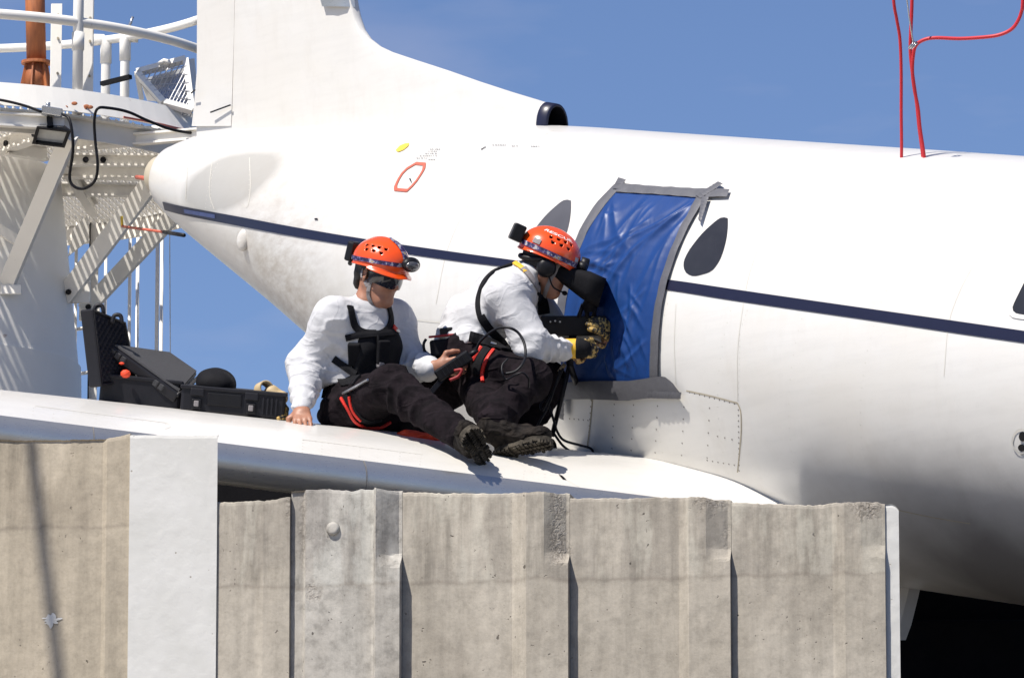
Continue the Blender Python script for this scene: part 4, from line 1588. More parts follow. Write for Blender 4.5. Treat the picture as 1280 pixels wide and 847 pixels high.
# thin red rod with a yellow end, held on the brace and reaching to the tail
rd = thing('marker_rod', 'thin red rod from the brace to the underside of the tail', 'rod', P(152, 283, 30.9))
MB().tube([P(153, 283, 30.9), P(205, 290, 29.6)], .007, 8).build('rod', M['red_paint'], rd, True)
MB().tube([P(205, 290, 29.6), P(230, 294, 29.0)], .010, 8).build('rod_end', M['black_metal'], rd, True)
MB().tube([P(153, 284, 30.9), P(152, 270, 30.9)], .007, 8).build('yellow_tip', M['yellow'], rd, True)
MB().tube([P(171, 221.5, 29.6), P(184, 223, 29.1)], .011, 8).build('static_rod', M['red_paint'], air, True)

# ------------------------------------------------------------------ red air hoses and wire above the fuselage
def seg_to_top(pts, d0, d1, r, name, mat, label, cat, group=None):
    n = len(pts)
    q = [P(x, y, d0 + (d1 - d0) * i / (n - 1)) for i, (x, y) in enumerate(pts)]
    o = MB().tube(smooth_path(q, 8), r, 10).build(name, M[mat], None, True)
    return tag(o, label, cat, group)


seg_to_top([(1104, -160), (1114, -60), (1117, 0), (1121, 25), (1125, 50), (1126.5, 90), (1126.5, 140), (1127, 188), (1126, 215)], 24.6, 24.75, .0068, 'air_hose', 'hose', 'left one of the red hoses, hanging straight to the top of the fuselage', 'hose')
seg_to_top([(1142, -160), (1140, -60), (1140, 0), (1138.5, 40), (1138, 65), (1141, 95), (1146, 130), (1149, 160), (1153, 190), (1155, 215)], 24.6, 24.7, .0075, 'air_hose', 'hose', 'middle red hose, tied with wire to the one that bends away', 'hose')
seg_to_top([(1282, -90), (1278.5, 0), (1277, 14), (1272, 27), (1264, 37), (1250, 43.5), (1232, 46.5), (1200, 48.5), (1170, 47.5), (1155, 50), (1145, 57), (1141.5, 70), (1140.5, 90), (1143, 112), (1147.5, 135), (1150, 160), (1154.5, 190), (1157, 215)], 24.5, 24.68, .0075, 'air_hose', 'hose', 'red hose that bends off to the upper right', 'hose')
seg_to_top([(1126, -120), (1132, -20), (1135, 10), (1138.5, 35), (1142, 56)], 24.5, 24.55, .0030, 'tie_wire', 'steel', 'grey wire hanging to the knot that ties two red hoses', 'wire')
kn = MB()
for k in range(4):
    a = P(1139 + k * 1.4, 56 + (k % 2) * 1.5, 24.5)
    kn.tube([a + c2w((-.012, -.012, 0)), a + c2w((.0, .0, -.014)), a + c2w((.012, .012, 0)), a + c2w((0, 0, .014)), a + c2w((-.012, -.012, 0))], .0032, 6)
tag(kn.build('wire_knot', M['steel'], None, True), 'knot of grey wire binding the red hoses together', 'wire')
# ------------------------------------------------------------------ signed-distance modelling for people and soft things
_LAT = rng.random((32, 32, 32)).astype(np.float32) * 2 - 1


def vnoise(x, y, z):
    xi, yi, zi = np.floor(x).astype(np.int32), np.floor(y).astype(np.int32), np.floor(z).astype(np.int32)
    fx, fy, fz = x - xi, y - yi, z - zi
    fx = fx * fx * (3 - 2 * fx); fy = fy * fy * (3 - 2 * fy); fz = fz * fz * (3 - 2 * fz)
    g = lambda a, b, c: _LAT[(xi + a) & 31, (yi + b) & 31, (zi + c) & 31]
    c00 = g(0, 0, 0) * (1 - fx) + g(1, 0, 0) * fx; c10 = g(0, 1, 0) * (1 - fx) + g(1, 1, 0) * fx
    c01 = g(0, 0, 1) * (1 - fx) + g(1, 0, 1) * fx; c11 = g(0, 1, 1) * (1 - fx) + g(1, 1, 1) * fx
    return (c00 * (1 - fy) + c10 * fy) * (1 - fz) + (c01 * (1 - fy) + c11 * fy) * fz


class Vol:
    """prims are added with smooth union, then turned into one mesh by surface nets"""

    def __init__(s, lo, hi, h):
        s.lo = np.array(lo, np.float32); s.h = h
        s.n = np.ceil((np.array(hi) - np.array(lo)) / h).astype(int) + 1
        s.F = np.full(s.n, 0.2, np.float32)

    def _sub(s, lo, hi):
        a = np.clip(np.floor((np.array(lo) - s.lo) / s.h).astype(int), 0, s.n)
        b = np.clip(np.ceil((np.array(hi) - s.lo) / s.h).astype(int) + 1, 0, s.n)
        if (b <= a).any(): return None, None
        ax = [s.lo[k] + np.arange(a[k], b[k], dtype=np.float32) * s.h for k in range(3)]
        X = np.meshgrid(*ax, indexing='ij')
        return (slice(a[0], b[0]), slice(a[1], b[1]), slice(a[2], b[2])), X

    def _put(s, sl, d, k, op):
        f = s.F[sl]
        if op == 'sub':
            d = -d
            hh = np.maximum(k - np.abs(f - d), 0) / k
            s.F[sl] = np.maximum(f, d) + hh * hh * k * .25
        else:
            hh = np.maximum(k - np.abs(f - d), 0) / k
            s.F[sl] = np.minimum(f, d) - hh * hh * k * .25

    def cone(s, a, b, ra, rb, k=.02, sq=None, op='add', fold=None):
        """round cone a..b; sq = (unit vector, factor) stretches it sideways; fold = (amp, waves per m, seed)"""
        a = np.array(a, np.float32); b = np.array(b, np.float32)
        R = max(ra, rb); m = R * (sq[1] if sq else 1) + k + .015
        sl, X = s._sub(np.minimum(a, b) - m, np.maximum(a, b) + m)
        if sl is None: return s
        ab = b - a; L2 = max(float(ab @ ab), 1e-9)
        p = [X[i] - a[i] for i in range(3)]
        t = np.clip((p[0] * ab[0] + p[1] * ab[1] + p[2] * ab[2]) / L2, 0, 1)
        q = [p[i] - ab[i] * t for i in range(3)]
        if sq:
            w = np.array(sq[0], np.float32); f = sq[1]
            c = (q[0] * w[0] + q[1] * w[1] + q[2] * w[2]) * (1 / f - 1)
            q = [q[i] + w[i] * c for i in range(3)]
        d = np.sqrt(q[0] ** 2 + q[1] ** 2 + q[2] ** 2) - (ra + (rb - ra) * t)
        if fold:
            amp, fr, sd = fold
            L = math.sqrt(L2)
            n1 = vnoise(X[0] * 9 + sd, X[1] * 9, X[2] * 9 + sd * 3)
            n2 = vnoise(X[0] * 6 + sd * 5, X[1] * 6 + 3, X[2] * 6)
            ph = t * L * fr * 6.2832 + n1 * 3.4 + n2 * 3.0
            msk = np.clip(.45 + vnoise(X[0] * 7 + 2 * sd, X[1] * 7 + sd, X[2] * 7), 0, 1)
            d = d + amp * (np.abs(np.sin(ph * .5)) - .55) * msk * 2.0
        s._put(sl, d, k, op)
        return s

    def ell(s, c, fr, r, k=.01, op='add'):
        """ellipsoid: fr = three unit vectors, r = radii"""
        c = np.array(c, np.float32); m = max(r) + k + .01
        sl, X = s._sub(c - m, c + m)
        if sl is None: return s
        p = [X[i] - c[i] for i in range(3)]
        q = [sum(p[i] * float(v[i]) for i in range(3)) / rr for v, rr in zip(fr, r)]
        l = np.sqrt(q[0] ** 2 + q[1] ** 2 + q[2] ** 2)
        d = (l - 1) * min(r) * .5 + (l - 1) * (sum(r) / 3) * .5
        s._put(sl, d, k, op)
        return s

    def rbox(s, c, fr, hs, rad=.01, k=.005, op='add', taper=None):
        c = np.array(c, np.float32); m = math.sqrt(sum(x * x for x in hs)) * 1.4 + .02
        sl, X = s._sub(c - m, c + m)
        if sl is None: return s
        p = [X[i] - c[i] for i in range(3)]
        q = [sum(p[i] * float(v[i]) for i in range(3)) for v in fr]
        if taper:
            ax_, t0, t1 = taper
            u = np.clip(q[ax_] / hs[ax_] * .5 + .5, 0, 1)
            f = t0 + (t1 - t0) * u
            q = [x if i == ax_ else x / f for i, x in enumerate(q)]
        e = [np.abs(x) - (hh - rad) for x, hh in zip(q, hs)]
        d = np.sqrt(sum(np.maximum(x, 0) ** 2 for x in e)) + np.minimum(np.maximum(np.maximum(e[0], e[1]), e[2]), 0) - rad
        s._put(sl, d, k, op)
        return s

    def cut(s, p, n):
        """remove everything on the side n points to"""
        X = [s.lo[k] + np.arange(s.n[k], dtype=np.float32) * s.h for k in range(3)]
        d = (X[0] - p[0])[:, None, None] * n[0] + (X[1] - p[1])[None, :, None] * n[1] + (X[2] - p[2])[None, None, :] * n[2]
        s.F = np.maximum(s.F, d.astype(np.float32))
        return s

    def noise(s, amp, fr, sd=0.0):
        m = np.abs(s.F) < .03
        idx = np.nonzero(m)
        x, y, z = [s.lo[k] + idx[k].astype(np.float32) * s.h for k in range(3)]
        s.F[m] += amp * vnoise(x * fr + sd, y * fr + 2 * sd, z * fr)
        return s

    def ridge(s, amp, fr, sd=0.0, w=.22, ax=None):
        m = np.abs(s.F) < .03
        idx = np.nonzero(m)
        x, y, z = [s.lo[k] + idx[k].astype(np.float32) * s.h for k in range(3)]
        wx = vnoise(x * 5 + sd, y * 5, z * 5) * .5; wy = vnoise(x * 5, y * 5 + sd + 7, z * 5) * .5
        sx, sy, sz = ax or (1, 1, 1)
        n = vnoise(x * fr * sx + wx + sd, y * fr * sy + wy, z * fr * sz + sd * 2)
        k = vnoise(x * 4 + 3 * sd, y * 4, z * 4 - sd)
        s.F[m] -= amp * (np.clip(1 - np.abs(n) / w, 0, 1) - .3) * np.clip(.55 + k, 0, 1)
        return s

    def mesh(s):
        F = s.F
        F[0], F[-1], F[:, 0], F[:, -1], F[:, :, 0], F[:, :, -1] = .1, .1, .1, .1, .1, .1
        ins = F < 0
        c = [ins[a:ins.shape[0] - 1 + a, b:ins.shape[1] - 1 + b, d:ins.shape[2] - 1 + d] for a in (0, 1) for b in (0, 1) for d in (0, 1)]
        cnt = sum(x.astype(np.int8) for x in c)
        act = (cnt > 0) & (cnt < 8)
        I = np.stack(np.nonzero(act), 1)
        vid = np.full(act.shape, -1, np.int64); vid[act] = np.arange(len(I))
        acc = np.zeros((len(I), 3)); num = np.zeros(len(I))
        offs = [(a, b, d) for a in (0, 1) for b in (0, 1) for d in (0, 1)]
        for i in range(8):
            for ax in range(3):
                if offs[i][ax]: continue
                o2 = list(offs[i]); o2[ax] = 1
                f0 = F[I[:, 0] + offs[i][0], I[:, 1] + offs[i][1], I[:, 2] + offs[i][2]]
                f1 = F[I[:, 0] + o2[0], I[:, 1] + o2[1], I[:, 2] + o2[2]]
                m = (f0 < 0) != (f1 < 0)
                t = np.where(m, f0 / np.where(m, f0 - f1, 1), 0)
                pt = np.array(offs[i], float)[None] + np.zeros((len(I), 3)); pt[:, ax] += t
                acc[m] += pt[m]; num[m] += 1
        V = s.lo + (I + acc / num[:, None]) * s.h
        Q = []
        for ax in range(3):
            a, b = (ax + 1) % 3, (ax + 2) % 3
            s0 = [slice(1, n - 1) for n in F.shape]; s1 = list(s0)
            s0[ax] = slice(0, F.shape[ax] - 1); s1[ax] = slice(1, F.shape[ax])
            A, B = ins[tuple(s0)], ins[tuple(s1)]
            E = np.stack(np.nonzero(A != B), 1)
            if not len(E): continue
            g = E + 1; g[:, ax] -= 1
            fl = A[tuple(E.T)]
            da, db = np.zeros(3, int), np.zeros(3, int); da[a] = 1; db[b] = 1
            q = np.stack([vid[tuple((g - da - db).T)], vid[tuple((g - db).T)], vid[tuple(g.T)], vid[tuple((g - da).T)]], 1)
            q[~fl] = q[~fl][:, ::-1]
            Q.append(q)
        Q = np.concatenate(Q)
        return V, Q

    def build(s, name, mat, parent=None, smooth_it=1):
        V, Q = s.mesh()
        for _ in range(smooth_it):
            acc = np.zeros_like(V); n = np.zeros(len(V))
            for i in range(4):
                np.add.at(acc, Q[:, i], V[Q[:, (i + 1) % 4]]); np.add.at(n, Q[:, i], 1)
            V = V * .5 + (acc / n[:, None]) * .5
        me = bpy.data.meshes.new(name)
        me.vertices.add(len(V)); me.vertices.foreach_set('co', V.astype(np.float32).ravel())
        me.loops.add(len(Q) * 4); me.loops.foreach_set('vertex_index', Q.astype(np.int32).ravel())
        me.polygons.add(len(Q)); me.polygons.foreach_set('loop_start', np.arange(0, len(Q) * 4, 4, dtype=np.int32))
        me.update(calc_edges=True)
        me.validate()
        o = link_mesh(name, me, mat, parent, True)
        return o


def bvh_of(*objs):
    vs, fs = [], []
    for o in objs:
        b = len(vs)
        vs += [v.co.copy() for v in o.data.vertices]
        fs += [tuple(i + b for i in p.vertices) for p in o.data.polygons]
    return BVHTree.FromPolygons(vs, fs)


def strap_px(bvh, pts, w, mat, name, parent, off=.004, th=.003, n=None, spl=True, label=None):
    """webbing w metres wide laid on a surface along the pixel polyline"""
    pts = spline2(pts, 8) if spl and len(pts) > 2 else pts
    L = sum(math.hypot(b[0] - a[0], b[1] - a[1]) for a, b in zip(pts, pts[1:]))
    pts = resample(pts, n or max(4, int(L / 3)))
    q = []
    for p in pts:
        loc, nn = hit(bvh, *p)
        if loc is not None: q.append((loc, nn))
    if len(q) < 2: return None
    # even out the surface
    P0 = [a for a, _ in q]
    for _ in range(2):
        P0 = [P0[0]] + [(P0[i - 1] + P0[i] * 2 + P0[i + 1]) / 4 for i in range(1, len(P0) - 1)] + [P0[-1]]
    N0 = [nn for _, nn in q]
    for _ in range(3):
        N0 = [N0[0]] + [(N0[i - 1] + N0[i] + N0[i + 1]).normalized() for i in range(1, len(N0) - 1)] + [N0[-1]]
    rows = []
    for i, (p, nn) in enumerate(zip(P0, N0)):
        t = (P0[min(i + 1, len(P0) - 1)] - P0[max(i - 1, 0)]).normalized()
        sd = t.cross(nn).normalized()
        c = p + nn * off
        rows.append([c - sd * w / 2 - nn * .004, c - sd * w / 2 + nn * th * .6, c + nn * th, c + sd * w / 2 + nn * th * .6, c + sd * w / 2 - nn * .004])
    mb = MB().grid(rows)
    mb.add(rows[0], [(0, 1, 2, 3, 4)]); mb.add(rows[-1], [(4, 3, 2, 1, 0)])
    o = mb.build(name, mat, parent, False)
    if label: o['label'] = label
    return o


def frame(fwd_c, up_c=(0, 1, 0)):
    """(right-hand side, forward, up) world unit vectors from camera-frame directions"""
    f = c2w(fwd_c).normalized(); u = c2w(up_c)
    u = (u - f * u.dot(f)).normalized()
    return f.cross(u).normalized(), f, u


def hand(vol, wrist, d, palm, curl, spread=.5, thumb=1, r=.0088, tl=(.034, .030, .024), k=.007, tcurl=.4):
    """palm plus five separate fingers; d = finger direction, palm = palm normal, thumb = side (+1/-1)"""
    d = Vector(d).normalized(); pn = Vector(palm); pn = (pn - d * pn.dot(d)).normalized()
    s = d.cross(pn).normalized() * thumb           # to the thumb
    w = Vector(wrist)
    kn = []
    for i, off in enumerate((.030, .010, -.011, -.031)):
        kp = w + d * (.088 - .004 * abs(i - 1)) + s * off
        kn.append(kp)
        vol.cone(w + d * .015 + s * off * .55, kp, .0135, .0115, .012)
    vol.cone(w - d * .015, w + d * .03, .024, .026, .012, (s, 1.25))
    for i, kp in enumerate(kn):
        dirv = (d + s * spread * (.12 - .08 * i)).normalized()
        L = (1.0, 1.1, 1.02, .82)[i]
        p = kp; c = curl[i] if isinstance(curl, (list, tuple)) else curl
        ang = 0
        for j in range(3):
            ang += c * (.9, 1.1, .7)[j]
            v = dirv * math.cos(ang) + pn * math.sin(ang)
            q = p + v * tl[j] * L * 1.15
            vol.cone(p, q, r * (1.05 - .08 * j), r * (.98 - .08 * j), k * .6)
            p = q
    # thumb leaves the side of the palm near its base
    t0 = w + d * .022 + s * .026
    v = (d * .62 + s * .75 + pn * .35).normalized()
    t1 = t0 + v * .040
    v2 = (d * (.85 - tcurl * .3) + s * (.25 - tcurl * .5) + pn * (.2 + tcurl)).normalized()
    t2 = t1 + v2 * .030; t3 = t2 + (v2 + pn * .25 * tcurl - s * .2).normalized() * .024
    vol.cone(w + d * .02 + s * .012, t1, .018, .0115, .012)
    vol.cone(t1, t2, .0112, .0100, k)
    vol.cone(t2, t3, .0100, .0085, k)


def head(vol, c, R, F, U, nose=1.0):
    """head about c (between the ears): cranium, jaw, brow, nose, lips, chin, ears"""
    at = lambda r, f, u: c + R * r + F * f + U * u
    vol.ell(at(0, -.008, .030), (R, F, U), (.074, .094, .088), .02)
    vol.ell(at(0, .036, -.045), (R, F, U), (.056, .060, .080), .03)
    vol.cone(at(-.020, .066, -.104), at(.020, .066, -.104), .020, .020, .025)
    for s in (-1, 1):
        vol.cone(at(.056 * s, -.005, -.052), at(.026 * s, .058, -.100), .016, .017, .03)     # jaw line
        vol.ell(at(.040 * s, .066, -.030), (R, F, U), (.020, .018, .020), .02)               # cheek bone
        vol.cone(at(.012 * s, .087, .012), at(.042 * s, .076, .014), .010, .009, .012)       # brow
        vol.ell(at(.032 * s, .086, -.006), (R, F, U), (.016, .012, .010), .010, 'sub')
        vol.ell(at(.032 * s, .073, -.006), (R, F, U), (.0125, .0125, .0125), .004)           # eyeball under the lid
        e = at(.076 * s, -.012, -.012)
        vol.ell(e, ((R * s * .9 - F * .4).normalized(), F, U), (.009, .019, .031), .006)
        vol.ell(at(.083 * s, -.008, -.008), (R, F, U), (.006, .010, .016), .005, 'sub')
    vol.cone(at(0, .090, .004), at(0, .111 * nose, -.034), .0075, .0098, .012)
    for s in (-1, 1): vol.ell(at(.011 * s, .098, -.040), (R, F, U), (.0068, .009, .007), .006)
    vol.cone(at(-.018, .086, -.0665), at(.018, .086, -.0665), .0065, .0065, .008)
    vol.cone(at(-.015, .085, -.079), at(.015, .085, -.079), .0072, .0072, .008)
    vol.cone(at(-.020, .0955, -.0728), at(.020, .0955, -.0728), .0022, .0022, .003, None, 'sub')


def helmet(parent, c, R, F, U, rad=(.116, .140, .112), brim=True, side=1, text=None, tilt=0.0, groove=True):
    """orange climbing helmet; c = centre of the dome"""
    nu, nv = 240, 100
    holes = []
    # two rows of vents on each side: (azimuth from front, elevation)
    for sgn in (1, -1):
        for az, el in ((52, 40), (70, 41), (88, 40), (106, 37), (61, 27), (79, 28), (97, 26)):
            holes.append((math.radians(az) * sgn, math.radians(el)))

    def pt(az, el, o=0.0):
        ce, se = math.cos(el), math.sin(el)
        fx = F * math.cos(az) * (rad[1] + o) * ce + R * math.sin(az) * (rad[0] + o) * ce + U * (rad[2] + o) * se
        # centre ridge, flat sides
        return c + fx + U * .006 * math.exp(-(math.sin(az) * ce / .22) ** 2)
    el0 = math.radians(-14)
    verts = []; faces = []
    for i in range(nv + 1):
        for k in range(nu):
            az = 2 * math.pi * k / nu
            low = el0 + (.05 * math.cos(az) if brim else 0) - .04 * math.cos(2 * az)
            el = low + (math.pi / 2 - .002 - low) * i / nv
            o = .006 * math.exp(-i / 1.5)           # rolled rim
            verts.append(pt(az, el, o))
    for i in range(nv):
        for k in range(nu):
            k2 = (k + 1) % nu
            az = 2 * math.pi * (k + .5) / nu
            if az > math.pi: az -= 2 * math.pi
            low = el0 + (.05 * math.cos(az) if brim else 0) - .04 * math.cos(2 * az)
            el = low + (math.pi / 2 - .002 - low) * (i + .5) / nv
            bad = False
            for ha, he in holes:
                dx = (az - ha) * math.cos(he) * .125; dy = (el - he) * .115
                # heart / triangle vents, point down
                if abs(dx) < .0085 * (0.45 + .55 * min(1, (dy + .010) / .012)) and -.0085 < dy < .0068: bad = True; break
            if not bad:
                faces.append(((i + 1) * nu + k, (i + 1) * nu + k2, i * nu + k2, i * nu + k))
    me = bpy.data.meshes.new('helmet')
    me.from_pydata([tuple(v) for v in verts], [], faces)
    me.update()
    o = link_mesh('helmet', me, M['orange'], parent, True)
    md = o.modifiers.new('shell', 'SOLIDIFY'); md.thickness = .004; md.offset = -1
    lb = MB()
    lb.grid([[pt(2 * math.pi * k / 40, -.2 + (1.55 + .2) * i / 12, -.012) for k in range(40)] for i in range(13)], closed=True)
    lb.build('helmet_liner', M['black_plastic'], o, True)
    if brim:
        bm_ = MB()
        rows = []
        for i in range(5):
            f = i / 4
            r = []
            for k in range(33):
                az = math.radians(-82 + 164 * k / 32)
                e = math.cos(az) ** .6 if math.cos(az) > 0 else 0
                low = el0 + .05 * math.cos(az) - .04 * math.cos(2 * az)
                p = pt(az, low, .004)
                out = (F * math.cos(az) + R * math.sin(az) * .7)
                r.append(p + out * .019 * f * e - U * (.012 * f * e + .006 * f * f * e))
            rows.append(r)
        bm_.grid(rows)
        bm_.grid([[p - U * .003 for p in r] for r in rows], flip=True)
        bm_.grid([rows[-1], [p - U * .003 for p in rows[-1]]])
        bm_.build('brim', M['orange'], o, True)
    if text:
        cu = bpy.data.curves.new('t', 'FONT')
        cu.body = text; cu.align_x = 'CENTER'; cu.size = 1.0; cu.offset = .018
        ob = bpy.data.objects.new('t', cu); COL.objects.link(ob)
        dg = bpy.context.evaluated_depsgraph_get()
        me = bpy.data.meshes.new_from_object(ob.evaluated_get(dg))
        bpy.data.objects.remove(ob)
        az0, el_, hgt = text_at
        xs = [v.co.x for v in me.vertices]
        wdt = (max(xs) - min(xs))
        bm = bmesh.new(); bm.from_mesh(me)
        bmesh.ops.subdivide_edges(bm, edges=bm.edges[:], cuts=1, use_grid_fill=True)
        for v in bm.verts:
            a = az0 - (v.co.x - (max(xs) + min(xs)) / 2) / wdt * text_w
            v.co = pt(a, el_ + v.co.y * hgt, .0022)
        bm.to_mesh(me); bm.free()
        link_mesh('helmet_lettering', me, M['white_plastic'], o)
    return o, pt


text_at = (0, 0, 0); text_w = 1.0
# ------------------------------------------------------------------ the seated man
D1 = 24.95


def J(px, py, dd, base=D1): return P(px, py, base + dd)


def seated():
    global text_at
    root = thing('person', 'man in dark goggles and white sweatshirt sitting on the wing with one hand down', 'person', J(450, 542, 0))
    R, F, U = frame((.74, .02, -.67))
    pel = J(449, 513, 0); wst = J(452, 476, -.01); chs = J(457, 425, -.03); nkb = J(464, 378, -.05); nkt = J(467, 352, -.06)
    shR = J(416, 396, -.13); shL = J(494, 396, .11)
    elR = J(384, 456, -.06)
    tip = hit(WING, 380, 535.5)[0]
    for k in range(40):
        q_ = hit(WING, 380, 530 + k * .2)[0]
        if q_ is not None and depth_of(q_) < D1 - .06:
            tip = q_; break
    tip = tip + Vector((0, 0, .004))
    wrR = tip + c2w((-.012, .068, .085))
    elL = J(517, 456, .03); wrL = J(541, 459, -.14)
    hpR = J(433, 519, -.09); hpL = J(464, 517, .08)
    knR = J(487, 482, -.36)
    wb = hit(WING, 604, 578)[0]; bd_ = depth_of(wb) - D1
    anR = J(582, 548, bd_ - .02)
    knL = J(562, 482, .12); anL = J(512, 537, .06)
    heR, toR = J(603, 571, bd_ - .02), J(583, 537, bd_ - .20)
    heL, toL = J(506, 545, .10), J(560, 548, .24)
    hc = J(474, 341, -.075)
    hR, hF, hU = frame((.74, -.30, -.60), (.10, 1, 0))
    allp = [pel, chs, hc, shR, shL, elR, wrR, elL, wrL, knR, anR, knL, anL, heR, toR, heL, toL]
    lo = Vector([min(p[i] for p in allp) - .22 for i in range(3)]); hi = Vector([max(p[i] for p in allp) + .22 for i in range(3)])
    # body: one continuous surface
    v = Vol(lo, hi, .0045)
    q = (R, 1.4)
    v.cone(pel, wst, .080, .074, .05, q); v.cone(wst, chs, .074, .090, .05, q)
    v.cone(chs, nkb, .085, .06, .05, q); v.cone(shR, shL, .048, .048, .05)
    v.cone(nkb, nkt + hF * -.01, .055, .052, .03)
    head(v, hc, hR, hF, hU)
    v.cone(shR, elR, .048, .038, .03); v.cone(elR, wrR, .038, .026, .02)
    v.cone(shL, elL, .048, .038, .03); v.cone(elL, wrL, .038, .026, .02)
    v.cone(hpR, knR, .075, .052, .04); v.cone(knR, anR, .050, .036, .03); v.cone(anR, heR.lerp(toR, .5), .030, .020, .03)
    v.cone(hpL, knL, .075, .052, .04); v.cone(knL, anL, .050, .036, .03); v.cone(anL, heL.lerp(toL, .5), .030, .020, .03)
    # right hand pressed on the wing, left hand round the radio
    hand(v, wrR + c2w((.0, -.012, -.01)), c2w((.06, -.50, -.86)), c2w((.05, -.86, .5)), [.10, .08, .10, .14], .5, -1)
    hand(v, J(546, 459, -.155), c2w((.80, .05, -.30)), c2w((.25, .2, .9)), .75, .2, 1)
    body = v.build('body', M['skin_tone'], root)
    # sweatshirt
    v = Vol(lo, hi, .0055)
    v.cone(wst + (pel - wst) * .05, wst, .118, .112, .04, (R, 1.36), fold=(.006, 14, 1.3))
    v.cone(wst, chs, .110, .114, .05, (R, 1.36), fold=(.006, 9, 3.1))
    v.cone(chs, nkb - U * .02, .112, .068, .05, (R, 1.30))
    v.cut(wst - U * .012, -U)
    v.cone(shR, shL, .066, .066, .06)
    v.cone(nkb - U * .02, nkb + U * .012, .070, .062, .02)
    for sh, el, wr, sd in ((shR, elR, wrR, 2.2), (shL, elL, wrL, 7.7)):
        v.cone(sh, el, .068 if sh is shR else .062, .078 if sh is shR else .063, .075, fold=(.004, 11, sd))
        v.cone(el, el.lerp(wr, .80), .077 if sh is shR else .064, .056, .05, fold=(.008, 15, sd + 1))
        v.cone(el.lerp(wr, .74), el.lerp(wr, .98), .049, .040, .008)
    v.noise(.005, 12, 2.0); v.ridge(.012, 7, 1.0, .20, (1, 1, 1.9)); v.ridge(.005, 15, 3.0, .25, (1, 1, 1.6))
    # neck opening
    v.cone(nkb + U * .005, nkb + U * .10, .056, .058, .004, None, 'sub')
    shirt = v.build('sweatshirt', M['shirt'], root)
    v = Vol(nkb - Vector((.12, .12, .12)), nkb + Vector((.12, .12, .12)), .004)
    for k in range(24):
        a = 2 * math.pi * k / 24; b = 2 * math.pi * (k + 1) / 24
        f = lambda t: nkb + U * (.006 - .010 * math.sin(t)) + R * .062 * math.cos(t) + F * (.060 * math.sin(t) + .004)
        v.cone(f(a), f(b), .0085, .0085, .003)
    v.build('collar', M['shirt'], shirt)
    # trousers
    v = Vol(lo, hi, .006)
    v.cone(pel, wst, .120, .118, .05, (R, 1.33)); v.cut(wst + U * .015, U)
    v.cone(hpR, hpL, .105, .105, .05)
    for hp, kn, an, sd in ((hpR, knR, anR, 1.1), (hpL, knL, anL, 5.2)):
        v.cone(hp, kn, .106, .088, .04, fold=(.006, 8, sd))
        v.cone(kn, kn.lerp(an, .93), .088, .064, .03, fold=(.009, 12, sd + 2))
    v.noise(.006, 11, 6.0); v.ridge(.013, 7, 6.0, .22); v.ridge(.007, 16, 2.0, .25)
    pants = v.build('trousers', M['pants'], root)
    # boots
    for an, kn, he, to, sd in ((anR, knR, heR, toR, 0), (anL, knL, heL, toL, 1)):
        boot(root, an, kn, he, to, sd, c2w((-.45, .40, .80)) if sd == 0 else None)
    CL = bvh_of(shirt, pants)
    # harness vest over the chest
    v = Vol(lo, hi, .006)
    vf = F * .02
    v.cone(wst + U * .0 + vf, chs - U * .03 + vf, .121, .123, .04, (R, 1.28))
    v.cut(chs + U * .035, U); v.cut(wst - U * .045, -U)
    v.cut(chs - R * -.118, (R + F * -.15).normalized()); v.cut(chs - R * .14, (-R + F * -.1).normalized())
    v.cut(chs + F * .02, -F)
    v.noise(.006, 18, 3.0)
    vest = v.build('chest_rig', M['black_cloth'], root)
    V2 = bvh_of(shirt, pants, vest)
    for (x, y, w, h, mt) in ((443, 442, .052, .10, 'black_cloth'), (478, 440, .055, .10, 'black_cloth'), (474, 455, .030, .028, 'strap_grey')):
        loc, nn = hit(V2, x, y)
        if loc is None: continue
        rr = nn.cross(U).normalized(); uu = rr.cross(nn).normalized()
        if uu.z < 0: uu = -uu
        MB().box(loc + nn * .008, rr * w / 2, uu * h / 2, nn * (.013 if mt == 'black_cloth' else .016)).build('pouch', M[mt], vest, False, .006)
    strap_px(V2, [(437, 383), (440, 396), (444, 409), (455, 416), (470, 417)], .030, M['webbing'], 'chest_strap', root, .005, .005)
    strap_px(V2, [(484, 380), (488, 395), (487, 408), (480, 416), (472, 419)], .034, M['webbing'], 'chest_strap', root, .005, .005)
    strap_px(V2, [(432, 422), (450, 419), (470, 418), (492, 416)], .026, M['webbing'], 'chest_strap', root, .009, .005)
    strap_px(V2, [(417, 448), (430, 458), (445, 468)], .030, M['webbing'], 'side_strap', root, .006, .004)
    strap_px(V2, [(471, 420), (472, 440), (473, 455)], .010, M['webbing'], 'pull_cord', root, .012, .006)
    strap_px(V2, [(424, 479), (432, 477), (440, 476), (447, 475)], .052, M['webbing'], 'waist_belt', root, .004, .006)
    strap_px(V2, [(431, 492), (446, 484), (462, 475)], .010, M['steel'], 'gear_loop', root, .008, .006)
    strap_px(V2, [(427, 497), (436, 512), (444, 526), (458, 533), (474, 534), (487, 527)], .012, M['webbing_red'], 'leg_loop', root, .006, .005)
    strap_px(V2, [(432, 494), (441, 510), (449, 521), (462, 527), (476, 525)], .032, M['webbing'], 'leg_loop', root, .003, .005)
    strap_px(V2, [(438, 495), (440, 506), (444, 516), (452, 524)], .011, M['webbing_red'], 'leg_loop', root, .009, .005)
    # red tag and steel ring at the chest, hanging strap end, carabiners at the hip
    loc, nn = hit(V2, 491, 411)
    rr = nn.cross(U).normalized()
    MB().box(loc + nn * .012, rr * .014 + U * .008, U * .008 - rr * .004, nn * .003).build('red_tag', M['webbing_red'], root)
    MB().box(loc + nn * .012 - rr * .02 - U * .01, rr * .016 + U * .004, U * .005, nn * .003).build('buckle', M['steel'], root)
